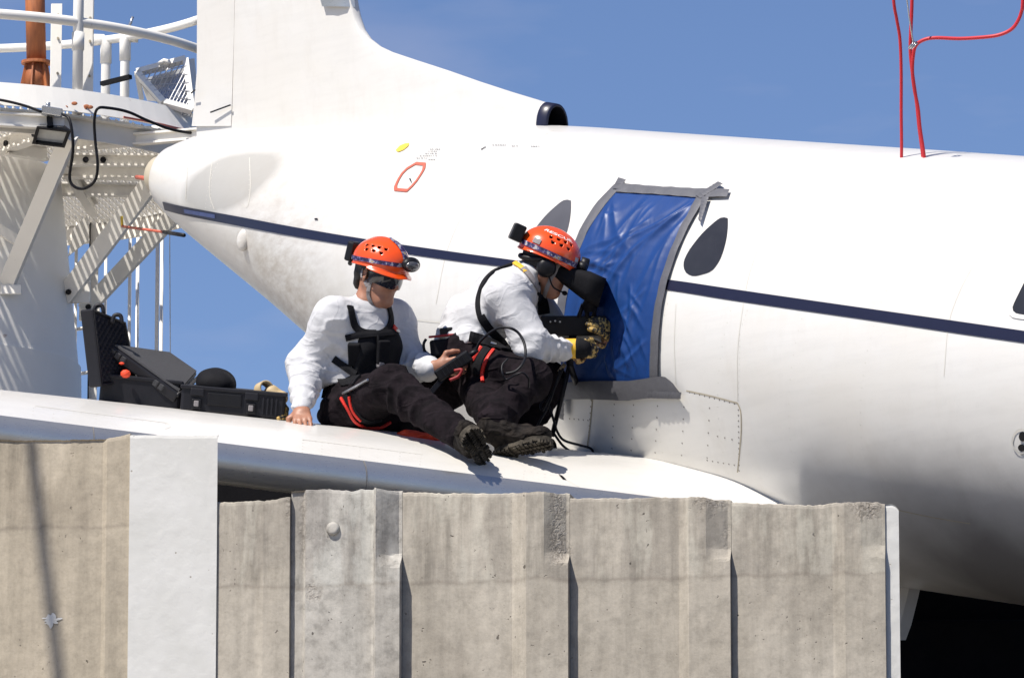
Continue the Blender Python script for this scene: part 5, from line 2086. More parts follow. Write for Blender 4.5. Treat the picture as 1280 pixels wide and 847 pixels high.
    q0, q1 = J(414, 455, -.10), J(405, 497, -.06)
    MB().bar(q0, q1, R, .030, .004).build('strap_end', M['webbing'], root)
    for pts in ([(408, 506), (402, 510), (400, 518), (404, 525), (411, 526), (415, 520), (413, 510)], [(416, 498), (410, 503), (409, 512), (414, 520), (421, 520), (424, 510), (421, 501)]):
        q = [J(x, y, -.10) for x, y in pts]
        MB().tube(smooth_path(q + [q[0]], 5), .0045, 7).build('carabiner', M['black_metal'], root, True)
    loc = J(423, 504, -.14)
    MB().box(loc, R * .016, F * .006, U * .018).build('white_tag', M['tan'], root, False, .004)
    # gear hanging at the hip behind
    v = Vol(J(400, 530, .0) - Vector((.1, .12, .08)), J(400, 530, 0) + Vector((.16, .2, .16)), .006)
    v.ell(J(410, 519, .03), (R, F, U), (.05, .05, .045), .02)
    v.ell(J(420, 512, .0), (R, F, U), (.06, .05, .07), .02)
    v.noise(.01, 16, 1)
    v.build('hip_pouch', M['black_cloth'], root)
    # hair, helmet, goggles, chin strap
    v = Vol(hc - Vector((.16, .16, .2)), hc + Vector((.16, .16, .2)), .0045)
    v.ell(hc + hF * -.022 + hU * .022, (hR, hF, hU), (.080, .088, .080), .01)
    v.ell(hc + hF * -.068 + hU * -.045, (hR, hF, hU), (.058, .034, .052), .02)
    v.cut(hc + hF * .018, hF + hU * -.5); v.noise(.008, 40, 2)
    v.build('hair', M['hair'], root)
    HU = (hU - hF * .06).normalized(); HF = HU.cross(hR); HF = -HF if HF.dot(hF) < 0 else HF
    hcen = hc + hU * .046 - hF * .004
    hel, pt = helmet(root, hcen, hR, HF, HU, (.108, .130, .100), True)
    # patterned goggle strap round the dome and over the ridge
    bb = MB()
    rows = []
    for e in (-.06, .10):
        rows.append([pt(2 * math.pi * k / 60, e + .12 * math.cos(2 * math.pi * k / 60), .0045) for k in range(60)])
    bb.grid([rows[0], rows[1]], closed=True)
    bb.build('goggle_strap', M['band'], hel, True)
    rdg = MB()
    rdg.grid([[pt(a, e, .004) for a in (-.16 / max(math.cos(e), .3), 0, .16 / max(math.cos(e), .3))] for e in np.linspace(.35, 1.45, 16)])
    rdg.build('ridge_band', M['band'], hel, True)
    # clear goggles pushed up on the brow of the helmet: black frame and lamp
    gm = MB()
    cen = pt(0, .16, .018)
    gm.ball(cen + hR * -.012, hR * .050, HF * .030, HU * .032, 16, 10)
    gm.build('goggle_frame', M['black_plastic'], hel, True)
    gm = MB(); gm.ball(cen + HF * .016 - HU * .002 - hR * .004, hR * .040, HF * .020, HU * .021, 16, 10)
    gm.build('goggle_lens', M['smoke'], hel, True)
    gm = MB(); gm.box(pt(math.pi * .97, .02, .022), hR * .030, HF * .018, HU * .042)
    gm.build('battery_box', M['black_plastic'], hel, False, .008)
    gm = MB(); gm.tube(smooth_path([pt(math.pi * .93, -.28, .018), pt(math.pi * .97, -.36, .035), pt(math.pi * 1.02, -.36, .050)], 6), .009, 8)
    gm.build('strap_tail', M['black_plastic'], hel, True)
    # wrap-round dark glasses
    lm = MB()
    rows = []
    for i in range(7):
        e = -1 + 2 * i / 6
        r = []
        for k in range(41):
            a = math.radians(-82 + 164 * k / 40)
            hh = .031 * (1 - .35 * abs(math.sin(a)) ** 2)
            if e < 0: hh *= (1 - .25 * math.exp(-(a / .16) ** 2))
            r.append(hc + hF * (.010 + .104 * math.cos(a) - .004 * e * e) + hR * .086 * math.sin(a) + hU * (-.012 + e * hh))
        rows.append(r)
    lm.grid(rows, flip=False)
    lm.grid([[p - hF * .004 * 1 for p in r] for r in rows], flip=True)
    lm.build('goggles', M['lens'], root, True)
    # chin strap on both cheeks
    HB = bvh_of(body)
    for s in (-1, 1):
        q = [hc + hR * .084 * s + hF * .022 + hU * .030, hc + hR * .078 * s + hF * .026 - hU * .015, hc + hR * .066 * s + hF * .022 - hU * .060, hc + hR * .044 * s + hF * .030 - hU * .104, hc + hR * .0 * s + hF * .040 - hU * .128]
        q2 = [hc + hR * .084 * s - hF * .045 + hU * .030, hc + hR * .080 * s - hF * .020 - hU * .020, hc + hR * .068 * s + hF * .016 - hU * .058]
        for qq in (q, q2):
            pts = smooth_path(qq, 6)
            mb = MB()
            rows = []
            for i, p in enumerate(pts):
                lc, nn, _, _ = HB.find_nearest(p)
                t = (pts[min(i + 1, len(pts) - 1)] - pts[max(i - 1, 0)]).normalized()
                sd = t.cross(nn).normalized()
                rows.append([lc + nn * .004 - sd * .0085, lc + nn * .006, lc + nn * .004 + sd * .0085])
            mb.grid(rows); mb.grid(rows, flip=True)
            mb.build('chin_strap', M['strap_grey'], root, True)
    return root, CL


def boot(root, an, kn, he, to, sd, sole_dir=None):
    sh = (kn - an).normalized(); ft = (to - he).normalized()
    up = sole_dir if sole_dir is not None else sh
    up = (up - ft * up.dot(ft)).normalized()
    side = ft.cross(up).normalized()
    lo = Vector([min(p[i] for p in (an, he, to)) - .16 for i in range(3)]); hi = Vector([max(p[i] for p in (an, he, to)) + .16 for i in range(3)])
    v = Vol(lo, hi, .005)
    h2, t2 = he + ft * .035 + up * .012, to - ft * .035 + up * .012
    v.cone(an + sh * .07, an, .053, .050, .02, fold=(.006, 16, 2.0 + sd))
    v.cone(an, h2 + up * .035, .050, .044, .02)
    v.cone(h2 + up * .02, h2.lerp(t2, .5) + up * .025, .042, .043, .02)
    v.cone(an, h2.lerp(t2, .55) + up * .03, .046, .040, .03)
    v.cone(h2.lerp(t2, .40) + up * .020, t2 + up * .014, .046, .040, .02, (side, 1.2))
    v.cut(he, -up)
    v.ridge(.008, 16, 3.0 + sd, .25); v.noise(.004, 26, 3.0)
    o = v.build('boot', M['boot'], root)
    # laces
    for k in range(4):
        c = h2.lerp(t2, .45 + .07 * k) + up * (.072 - .008 * k)
        MB().tube([c - side * .022, c + up * .004, c + side * .022], .0035, 6).build('lace', M['black_metal'], o, True)
    # lugged sole
    sb = MB()
    out = []
    n = 34
    for k in range(n):
        a = 2 * math.pi * k / n
        x = math.cos(a); y = math.sin(a)
        L = (to - he).length
        w = .049 + .009 * x - .010 * math.exp(-((x + .15) / .3) ** 2)
        out.append((L / 2 + (L / 2 + .012) * (abs(x) ** .75) * (1 if x > 0 else -1), w * (abs(y) ** .8) * (1 if y > 0 else -1)))
    bot = [he + ft * a + side * b - up * .018 for a, b in out]
    top = [he + ft * a + side * b + up * .004 for a, b in out]
    sb.grid([bot, top], closed=True)
    sb.add(bot, [tuple(range(n - 1, -1, -1))]); sb.add(top, [tuple(range(n))])
    so = sb.build('sole', M['sole'], o)
    lg = MB()
    L = (to - he).length
    for i in range(13):
        for j in (-1, 0, 1):
            a = L * (i + .5) / 13
            if abs(a / L - .36) < .06: continue
            wv = .030 if a > L * .45 else .026
            b = j * wv
            c = he + ft * a + side * b - up * .021
            lg.box(c, ft * .0065, side * (.009 if j else .008), up * .006)
    for k in range(0, n, 2):
        a, b = out[k]
        c = he + ft * a * .985 + side * b * .96 - up * .020
        lg.box(c, ft * .006, side * .006, up * .007)
    lg.build('tread', M['sole'], so)['kind'] = 'stuff'
    return o


man1, CL1 = seated()


# ------------------------------------------------------------------ the crouching man
def crouching():
    global text_at, text_w
    root = thing('person', 'crouching man with a RESCUE helmet and yellow gloves, peering into the hooded camera', 'person', J(640, 560, 0))
    R, F, U = frame((.96, .04, .18))
    D = .06
    pel = J(578, 437, D); wst = J(594, 404, D); chs = J(628, 376, D); nkb = J(657, 345, D); nkt = J(674, 332, D)
    shR = J(636, 370, D - .17); shL = J(655, 362, D + .16)
    elR = J(664, 432, D - .24); wrR = J(709, 436, D - .12)
    elL = J(700, 424, D + .20); wrL = J(759, 424, D + .10)
    hpR = J(584, 446, D - .09); hpL = J(588, 446, D + .09)
    knR = J(663, 474, D - .30)
    wb = hit(WING, 640, 570)[0]; bd_ = depth_of(wb) - D1
    anR = J(613, 536, bd_ - .02)
    knL = J(684, 476, D + .16); anL = J(652, 548, D + .10)
    heR, toR = J(622, 563, bd_), J(686, 549, bd_ - .12)
    heL, toL = J(640, 562, D + .10), J(694, 566, D + .12)
    hc = J(683, 331, D)
    hR, hF, hU = frame((.90, -.30, .10), (.30, .95, 0))
    allp = [pel, chs, hc, shR, shL, elR, wrR, elL, wrL, knR, anR, knL, anL, heR, toR, heL, toL]
    lo = Vector([min(p[i] for p in allp) - .22 for i in range(3)]); hi = Vector([max(p[i] for p in allp) + .22 for i in range(3)])
    v = Vol(lo, hi, .0045)
    q = (R, 1.35)
    v.cone(pel, wst, .095, .088, .05, q); v.cone(wst, chs, .088, .100, .05, q); v.cone(chs, nkb, .095, .06, .05, q)
    v.cone(shR, shL, .052, .052, .05); v.cone(nkb, nkt, .056, .052, .03)
    head(v, hc, hR, hF, hU)
    v.cone(shR, elR, .048, .038, .03); v.cone(elR, wrR, .038, .028, .02)
    v.cone(shL, elL, .048, .038, .03); v.cone(elL, wrL, .038, .028, .02)
    v.cone(hpR, knR, .075, .052, .04); v.cone(knR, anR, .050, .036, .03); v.cone(anR, heR.lerp(toR, .5), .030, .020, .03)
    v.cone(hpL, knL, .075, .052, .04); v.cone(knL, anL, .050, .036, .03); v.cone(anL, heL.lerp(toL, .5), .030, .020, .03)
    hand(v, wrR, c2w((.97, .03, .08)), c2w((.15, .05, .95)), [.78, .8, .8, .85], .3, -1, .0075, (.030, .026, .016), .006, .7)
    hand(v, wrL, c2w((.0, .42, -.90)), c2w((-.95, .15, 0)), [.5, .55, .55, .6], .3, 1, .0075, (.030, .026, .016), .006, .7)
    body = v.build('body', M['skin_tone'], root)
    # sweatshirt
    v = Vol(lo, hi, .0055)
    v.cone(pel.lerp(wst, .3), wst, .132, .120, .05, (R, 1.28), fold=(.009, 14, 1.9))
    v.cone(wst, chs, .122, .124, .05, (R, 1.36), fold=(.009, 10, 4.4))
    v.cone(chs, nkb - (nkb - chs).normalized() * .02, .122, .078, .05, (R, 1.3), fold=(.005, 8, 2.4))
    v.cone(shR, shL, .080, .078, .05)
    ud = (nkb - chs).normalized()
    v.cone(nkb - ud * .02, nkb + ud * .015, .072, .062, .02)
    for sh, el, wr, sd in ((shR, elR, wrR, 3.6), (shL, elL, wrL, 8.7)):
        v.cone(sh, el, .084, .070, .045, fold=(.008, 10, sd))
        v.cone(el, el.lerp(wr, .84), .070, .050, .03, fold=(.010, 20, sd + 1))
        v.cone(el.lerp(wr, .80), el.lerp(wr, .97), .047, .040, .008)
    # shirt tail hanging over the belt
    v.cone(J(562, 418, D - .10), J(575, 432, D - .14), .035, .028, .03, fold=(.008, 24, 6.0))
    v.cone(J(585, 420, D - .16), J(603, 434, D - .17), .040, .034, .03, fold=(.008, 20, 9.0))
    v.cone(nkb + ud * .008, nkb + ud * .10, .056, .058, .004, None, 'sub')
    v.noise(.005, 12, 5.0); v.ridge(.012, 7, 2.0, .20, (1, 1, 1.9)); v.ridge(.005, 15, 5.0, .25, (1, 1, 1.6))
    shirt = v.build('sweatshirt', M['shirt'], root)
    # trousers
    v = Vol(lo, hi, .006)
    v.cone(pel, pel.lerp(wst, .55), .118, .112, .05, (R, 1.30)); v.cone(hpR, hpL, .110, .110, .05)
    for hp, kn, an, sd in ((hpR, knR, anR, 2.1), (hpL, knL, anL, 6.2)):
        v.cone(hp, kn, .100, .080, .04, fold=(.008, 7, sd))
        v.cone(kn, kn.lerp(an, .93), .080, .062, .03, fold=(.010, 12, sd + 2))
    v.cone(J(592, 472, D - .02), anR.lerp(knR, .12), .090, .064, .04, fold=(.008, 10, 3.0))
    v.noise(.006, 11, 2.0); v.ridge(.013, 7, 4.0, .22); v.ridge(.007, 16, 1.0, .25)
    pants = v.build('trousers', M['pants'], root)
    boot(root, anR, knR, heR, toR, 3, c2w((-.15, .80, .55)))
    boot(root, anL, knL, heL, toL, 4)
    CL = bvh_of(shirt, pants)
    strap_px(CL, [(641, 331), (622, 337), (606, 352), (598, 375), (600, 398), (612, 414)], .020, M['webbing'], 'shoulder_strap', root, .006, .005)
    strap_px(CL, [(601, 395), (612, 412), (625, 425), (640, 440)], .034, M['webbing'], 'shoulder_strap', root, .005, .005)
    strap_px(CL, [(588, 421), (604, 426), (618, 432), (632, 438)], .045, M['webbing'], 'waist_belt', root, .008, .006)
    strap_px(CL, [(601, 434), (596, 441), (591, 450)], .016, M['webbing_red'], 'leg_loop', root, .006, .006)
    strap_px(CL, [(617, 438), (610, 448), (604, 462), (603, 478)], .014, M['webbing_red'], 'leg_loop', root, .006, .006)
    strap_px(CL, [(608, 434), (601, 444), (597, 455), (596, 468)], .040, M['webbing'], 'leg_loop', root, .004, .004)
    strap_px(CL, [(612, 430), (619, 433)], .012, M['steel'], 'buckle', root, .012, .006)
    # red-topped tool pouch at the back of the belt
    pc = J(556, 430, D - .12)
    pR, pF, pU = frame((.97, .1, .0))
    MB().box(pc - pU * .012, pF * .062, pR * .030, pU * .034).build('tool_pouch', M['black_cloth'], root, False, .010)
    MB().box(pc + pU * .036, pF * .064, pR * .033, pU * .005).build('pouch_trim', M['dark_red'], root, False, .004)
    MB().box(pc + pU * .052 + pF * .012, pF * .028, pR * .020, pU * .016).build('radio_pack', M['black_plastic'], root, False, .006)
    for x in (-1,):
        q = [pc + pF * -.075 + pU * .03 - pR * .0, pc + pF * -.088 + pU * .005, pc + pF * -.082 - pU * .04, pc + pF * -.07 - pU * .045]
        MB().tube(smooth_path(q, 5), .006, 7).build('carabiner', M['black_metal'], root, True)
    # yellow lanyard at the collar
    strap_px(CL, [(644, 330), (652, 335), (657, 341)], .020, M['leather_yellow'], 'lanyard', root, .008, .005)
    strap_px(CL, [(654, 336), (661, 345), (668, 356), (672, 362)], .026, M['strap_grey'], 'collar_strap', root, .008, .005)
    strap_px(CL, [(672, 360), (677, 375), (680, 392)], .050, M['webbing'], 'chest_strap', root, .006, .005)
    # hair, helmet
    v = Vol(hc - Vector((.16, .16, .2)), hc + Vector((.16, .16, .2)), .0045)
    v.ell(hc + hF * -.020 + hU * .022, (hR, hF, hU), (.079, .088, .078), .01)
    v.ell(hc + hF * -.068 + hU * -.025, (hR, hF, hU), (.052, .030, .030), .02)
    v.cut(hc + hF * .015, hF + hU * -.5); v.noise(.006, 40, 2)
    v.build('hair', M['hair'], root)
    text_at = (math.radians(90), math.radians(47), .20); text_w = 1.55
    HU = (hU + hF * .10).normalized(); HF = -HU.cross(hR); HF = -HF if HF.dot(hF) < 0 else HF
    hcen = hc + hU * .048 - hF * .004
    hel, pt = helmet(root, hcen, hR, HF, HU, (.113, .134, .106), False, 1, 'RESCUE')
    bb = MB()
    bb.grid([[pt(2 * math.pi * k / 60, e, .0045) for k in range(60)] for e in (-.10, .08)], closed=True)
    bb.build('lamp_strap', M['band'], hel, True)
    st_ = MB(); st_.grid([[pt(math.radians(a), e, .004) for a in (30, 36, 42)] for e in (.10, .20, .28)])
    st_.build('sticker', M['clear'], hel)
    st_ = MB(); st_.grid([[pt(math.radians(a), e, .004) for a in (118, 126, 134)] for e in (.13, .24, .34)])
    st_.build('sticker', M['strap_grey'], hel)
    gm = MB(); gm.box(pt(math.radians(170), .16, .030), hR * .040, HF * .026, HU * .036)
    gm.build('battery_box', M['black_plastic'], hel, False, .007)
    for k, (az, e, rr) in enumerate(((0.1, .12, .028), (.35, .05, .020), (-.1, -.02, .022))):
        c0 = pt(az, e, .002); c1 = pt(az, e, .034)
        MB().tube([c0, c1, c1 + (c1 - c0).normalized() * .004], [rr, rr, rr * .7], 14).build('headlamp', M['black_plastic'], hel, True)
    # ear defender with boom microphone, chin strap
    ec = hc + hR * .082 - hF * .006 - hU * .012
    MB().tube([ec - hR * .012, ec + hR * .006, ec + hR * .024, ec + hR * .030], [.040, .042, .036, .022], 22).build('ear_cup', M['black_plastic'], root, True)
    ec2 = hc - hR * .082 - hF * .006 - hU * .012
    MB().tube([ec2 + hR * .012, ec2 - hR * .006, ec2 - hR * .024, ec2 - hR * .030], [.040, .042, .036, .022], 22).build('ear_cup', M['black_plastic'], root, True)
    MB().tube(smooth_path([ec + hR * .01 + hU * .03 - hF * .02, hc - hF * .10 + hU * .0 + hR * .05, hc - hF * .112 + hU * .005, ec2 - hR * .0 + hU * .03 - hF * .02], 6), .011, 8).build('neck_band', M['black_plastic'], root, True)
    bq = smooth_path([ec + hR * .012 - hU * .030 + hF * .02, ec + hR * .002 - hU * .068 + hF * .055, hc + hR * .045 + hF * .105 - hU * .088], 8)
    MB().tube(bq, .0035, 7).build('boom', M['black_metal'], root, True)
    MB().ball(bq[-1], hR * .012, hF * .012, hU * .010, 10, 7).build('microphone', M['black_cloth'], root, True)
    HB = bvh_of(body)
    q = [hc + hR * .084 + hF * .052 + hU * .030, hc + hR * .076 + hF * .042 - hU * .015, hc + hR * .064 + hF * .026 - hU * .060, hc + hR * .044 + hF * .030 - hU * .104, hc + hF * .040 - hU * .128]
    pts = smooth_path(q, 6); rows = []
    for i, p in enumerate(pts):
        lc, nn, _, _ = HB.find_nearest(p)
        t = (pts[min(i + 1, len(pts) - 1)] - pts[max(i - 1, 0)]).normalized(); sd = t.cross(nn).normalized()
        rows.append([lc + nn * .004 - sd * .009, lc + nn * .006, lc + nn * .004 + sd * .009])
    mb = MB(); mb.grid(rows); mb.grid(rows, flip=True)
    mb.build('chin_strap', M['strap_grey'], root, True)
    # gloves: near hand gripping the stand head, far hand round the end of the camera
    for wr, d, pn, th, curl, lab in ((wrR, c2w((.97, .03, .08)), c2w((.15, .05, .95)), -1, [.78, .8, .8, .85], 'near'), (wrL, c2w((.0, .42, -.90)), c2w((-.95, .15, 0)), 1, [.5, .55, .55, .6], 'far')):
        v = Vol(Vector(wr) - Vector((.2, .2, .2)), Vector(wr) + Vector((.22, .22, .22)), .004)
        hand(v, wr, d, pn, curl, .3, th, .0125 if lab == 'near' else .0120, (.034, .030, .024), .006, .7)
        go = v.build('glove', M['glove'], root)
        dv = Vector(d).normalized()
        if lab == 'far': continue
        v = Vol(Vector(wr) - Vector((.12, .12, .12)), Vector(wr) + Vector((.14, .14, .14)), .004)
        v.cone(wr - dv * .028, wr + dv * .046, .039, .036, .01, (c2w((0, 1, 0)), 1.12))
        v.noise(.004, 30, 1)
        v.build('glove_cuff', M['leather_yellow'], go)
        v = Vol(Vector(wr) - Vector((.12, .12, .12)), Vector(wr) + Vector((.16, .16, .16)), .004)
        v.cone(wr + dv * .045, wr + dv * .066, .0385, .036, .01, (c2w((0, 1, 0)), 1.12))
        v.build('glove_strap', M['webbing'], go)
    return root, CL


man2, CL2 = crouching()
# ------------------------------------------------------------------ search camera with its hood and stand
cam_t = thing('camera', 'black camera on a stand with a boxy sun hood, pressed to the blue sheet', 'camera', J(720, 560, .1))
v0 = J(722, 355, .08)
lo, hi = v0 - Vector((.22, .22, .22)), v0 + Vector((.22, .22, .22))
# hood: tapered soft box from the eyepiece to the screen
hd = MB()
dN, dF = -.10, .10
near = [(700, 326), (697, 349)]; 
secs = [((691, 327), (690, 347), .075), ((716, 334), (706, 357), .09), ((738, 339), (728, 374), .105), ((758, 348), (748, 384), .115), ((752, 352), (745, 378), .09)]
rows = []
for (t, b, hw) in secs:
    r = []
    for k in range(20):
        a = 2 * math.pi * (k + .5) / 20
        sx = (abs(math.cos(a)) ** .45) * (1 if math.cos(a) > 0 else -1); sy = (abs(math.sin(a)) ** .45) * (1 if math.sin(a) > 0 else -1)
        mx, my = (t[0] + b[0]) / 2, (t[1] + b[1]) / 2
        r.append(J(mx + (t[0] - b[0]) / 2 * sy, my + (t[1] - b[1]) / 2 * sy, .08 + hw * sx))
    rows.append(r)
hd.grid(rows, closed=True, flip=True)
hd.add(rows[-1], [tuple(range(20))]); hd.add(rows[0], [tuple(range(19, -1, -1))])
hd.build('sun_hood', M['black_cloth'], cam_t, True)
# drooping skirt under the hood
sk = MB()
rows = []
for (x0, y0, x1, y1, f) in ((733, 370, 748, 374, 0), (727, 381, 747, 381, 1), (731, 391, 744, 389, 2)):
    rows.append([J(x0 + (x1 - x0) * (math.cos(a) * .5 + .5), y0 + (y1 - y0) * (math.cos(a) * .5 + .5), .08 + (.08 - .02 * f) * math.sin(a)) for a in [2 * math.pi * k / 16 for k in range(16)]])
sk.grid(rows, closed=True); sk.add(rows[-1], [tuple(range(16))])
sk.build('hood_skirt', M['black_cloth'], cam_t, True)
for a, b in (((729, 380), (723, 397)), ((735, 385), (733, 397)), ((745, 378), (742, 397))):
    MB().tube([J(*a, .08), J(*b, .08)], .009, 8).build('strut', M['black_metal'], cam_t, True)
# body: long black box reaching to the sheet
cb_ = MB()
cA, cB = J(676, 407, .14), J(757, 407, .16)
cb_.box((cA + cB) / 2, (cB - cA) / 2, c2w((0, 12.5 / 300, 0)), c2w((0, 0, .075)))
cbo = cb_.build('camera_body', M['black_plastic'], cam_t, False, .006)
MB().box(J(690, 401, .068), c2w((.020, 0, 0)), c2w((0, .010, 0)), c2w((0, 0, .006))).build('control_panel', M['black_metal'], cbo, False, .003)
for k in range(3):
    MB().tube([J(688 + 6 * k, 402 - k % 2, .062), J(688 + 6 * k, 402 - k % 2, .056)], .004, 8).build('knob', M['steel'], cbo)
MB().tube([J(751, 407, .16), J(764, 408, .24)], [.030, .033], 18).build('lens_barrel', M['black_plastic'], cbo, True)
# stand
MB().tube([J(716, 419, .10), J(712, 455, .12)], .016, 10).build('post', M['black_metal'], cam_t, True)
MB().tube([J(706, 436, .0), J(745, 436, .06)], .014, 10).build('pan_handle', M['black_metal'], cam_t, True)
MB().tube([J(712, 455, .12), J(724, 489, .34)], .013, 10).build('leg', M['black_metal'], cam_t, True)
MB().box(J(722, 487, .32), c2w((.018, .0, 0)), c2w((.008, .028, 0)), c2w((0, 0, .02))).build('foot', M['black_plastic'], cam_t, False, .005)
MB().tube([J(706, 455, .16), J(643, 540, .22)], .009, 8).build('leg', M['tan'], cam_t, True)
MB().tube([J(712, 455, .16), J(690, 545, .22)], .010, 8).build('leg', M['black_metal'], cam_t, True)

# cables to the camera
cl_ = MB().tube(smooth_path([J(704, 460, .10), J(696, 478, .10), J(690, 490, .08), J(684, 502, .06), J(680, 510, .06), J(677, 512, .06), J(676, 505, .07), J(682, 500, .08), J(688, 512, .06), J(693, 528, .05), J(697, 540, .06), J(705, 550, .12), J(725, 556, .24), J(738, 560, .36), J(741, 566, .36), J(734, 569.5, .32), J(720, 567, .26), J(704, 557, .14), J(692, 541, .06)], 7), .0055, 7)
tag(cl_.build('cable', M['black_metal'], None, True), 'black cable trailing in a loop on the wing below the camera', 'cable')
cl_ = MB().tube(smooth_path([J(700, 462, .06), J(693, 485, .04), J(684, 510, .03), J(676, 524, .02), J(672, 532, .02)], 7), .005, 7)
tag(cl_.build('cable', M['black_metal'], None, True), 'short black cable hanging straight beside the crouching knee', 'cable')

# ------------------------------------------------------------------ handheld radio with a looping cord, held by the seated man
rt = thing('handset', 'black ribbed handset on a looping cord in the hand of the seated man', 'handset', J(568, 455, -.2))
hx = c2w((.80, .52, -.1)).normalized(); hy = c2w((-.52, .80, 0)); hy = (hy - hx * hy.dot(hx)).normalized(); hz = hx.cross(hy)
hcn = J(567, 457, -.215)
MB().box(hcn, hx * .082, hy * .026, hz * .024).build('case', M['black_plastic'], rt, False, .008)
for k in range(6):
    MB().box(hcn + hx * (-.05 + .02 * k) - hz * .024 * (1 if hz.y > 0 else -1), hx * .0045, hy * .020, hz * .004).build('grip_rib', M['black_metal'], rt, False, .002)
MB().tube([hcn + hx * .07, hcn + hx * .12], [.014, .008], 10).build('cord_gland', M['black_metal'], rt, True)
MB().bar(J(556, 470, -.20), J(535, 494, -.22), hy, .020, .016).build('lower_arm', M['black_metal'], rt)
MB().tube(smooth_path([J(568, 463, -.24), J(577, 462, -.25), J(573, 470, -.25), J(562, 475, -.25)], 6), .0065, 8).build('wrist_loop', M['dark_red'], rt, True)
cd = MB().tube(smooth_path([hcn + hx * .11, J(600, 427, -.24), J(612, 416, -.26), J(625, 409.5, -.28), J(638, 410, -.30), J(648, 416, -.30), J(655, 428, -.32), J(657, 443, -.36), J(653, 455, -.42), J(644, 464, -.44), J(632, 467, -.44)], 8), .0058, 8)
cd.build('cord', M['black_metal'], rt, True)
cd = MB().tube(smooth_path([J(635, 448, -.40), J(628, 456, -.42), J(628, 466, -.44), J(633, 474, -.44), J(645, 468, -.46), J(654, 466, -.46), J(661, 474, -.45), J(661, 484, -.42)], 8), .0040, 8)
cd.build('coiled_cord', M['black_metal'], rt, True)

# orange-red cloth under the seated man
loc0 = hit(WING, 520, 548)[0]
v = Vol(loc0 - Vector((.22, .2, .08)), loc0 + Vector((.22, .3, .1)), .005)
for k in range(9):
    p = hit(WING, 498 + 6 * k, 543 + .9 * k)[0]
    v.cone(p + Vector((0, .03, .004)), p + Vector((.03, -.01 + .01 * (k % 3), .004)), .013, .010, .03)
v.ridge(.010, 18, 2); v.noise(.004, 30, 2)
tag(v.build('cloth', M['red_cloth'], None), 'orange-red cloth lying on the wing under the legs of the seated man', 'cloth')

# ------------------------------------------------------------------ equipment cases on the wing
CD = 24.75


def K(px, py, dd=0.0): return P(px, py, CD + dd)


def ribbed_lid(mb):
    pass


# case standing open behind: base and raised lid with egg-crate foam
c1 = thing('equipment_case', 'black open case at the back with egg-crate foam in its upright lid', 'case', K(170, 510, .15))
x_r = K(176, 490, .15) 
bx = c2w((1, -.10, .05)).normalized(); bz = c2w((.10, 1, 0)).normalized(); by = bx.cross(bz)
bc = K(176, 491, .18)
bs = MB().box(bc, bx * .168, bz * .066, by * .14)
bs.build('base', M['case'], c1, False, .014)
MB().box(bc + bz * .060, bx * .172, bz * .008, by * .146).build('rim', M['case'], c1, False, .004)
# lid: plate with raised border, foam face looks right and to the camera
lidq = [K(117, 392, .02), K(154, 405, .22), K(162, 470, .22), K(122, 476, .02)]
lidq = [K(116, 391, -.02), K(153, 406, .16), K(165, 472, .16), K(126, 478, -.02)]
lx, ly = (lidq[1] - lidq[0]), (lidq[3] - lidq[0])
ln = lx.cross(ly).normalized()
if ln.y > 0: ln = -ln
fo = MB()
nx, ny = 42, 42
rows = []
for j in range(ny + 1):
    r = []
    for i in range(nx + 1):
        u, v_ = i / nx, j / ny
        p = lidq[0] * (1 - u) * (1 - v_) + lidq[1] * u * (1 - v_) + lidq[2] * u * v_ + lidq[3] * (1 - u) * v_
        e = min(1, min(u, 1 - u, v_, 1 - v_) * 14)
        h = .012 * (math.sin(u * 2 * math.pi * 7) * math.sin(v_ * 2 * math.pi * 9)) * e
        r.append(p + ln * (.004 + h))
    rows.append(r)
fo.grid(rows, flip=True)
lid = MB()
ctr = sum(lidq, Vector()) / 4
o1 = [ctr + (p - ctr) * 1.13 + ln * .012 for p in lidq]
o2 = [ctr + (p - ctr) * 1.13 - ln * .055 for p in lidq]
o3 = [ctr + (p - ctr) * 1.02 + ln * .012 for p in lidq]
o4 = [ctr + (p - ctr) * 1.0 - ln * .02 for p in lidq]
lid.add(o1 + o2 + o3 + o4, [(0, 1, 5, 4), (1, 2, 6, 5), (2, 3, 7, 6), (3, 0, 4, 7), (4, 5, 6, 7)] + [(i, i + 8, (i + 1) % 4 + 8, (i + 1) % 4) for i in range(4)] + [(i + 8, i + 12, (i + 1) % 4 + 12, (i + 1) % 4 + 8) for i in range(4)])
lo_ = lid.build('lid', M['case'], c1, False, .010)
fo.build('egg_crate_foam', M['foam_dark'], lo_, True)
for (x, y) in ((123, 386), (146, 398)):
    p = K(x, y, .06)
    MB().tube(smooth_path([p + Vector((-.02, 0, -.02)), p + Vector((-.01, 0, .012)), p + Vector((.015, 0, .012)), p + Vector((.022, 0, -.02))], 4), .009, 8).build('latch', M['case'], lo_, True)
MB().tube([K(121, 478, .0), K(168, 474, .16)], .010, 8).build('hinge', M['black_metal'], c1, True)
rb_ = MB(); rb_.ball(K(157, 467, -.02), c2w((.022, 0, 0)), c2w((0, .018, 0)), c2w((0, 0, .02)), 9, 6)
rb_.ball(K(152, 454, .0), c2w((.012, .0, 0)), c2w((0, .006, 0)), c2w((0, 0, .01)), 8, 5)
tag(rb_.build('red_bundle', M['red_cloth'], None), 'small red bundle inside the open case at the back', 'bundle')

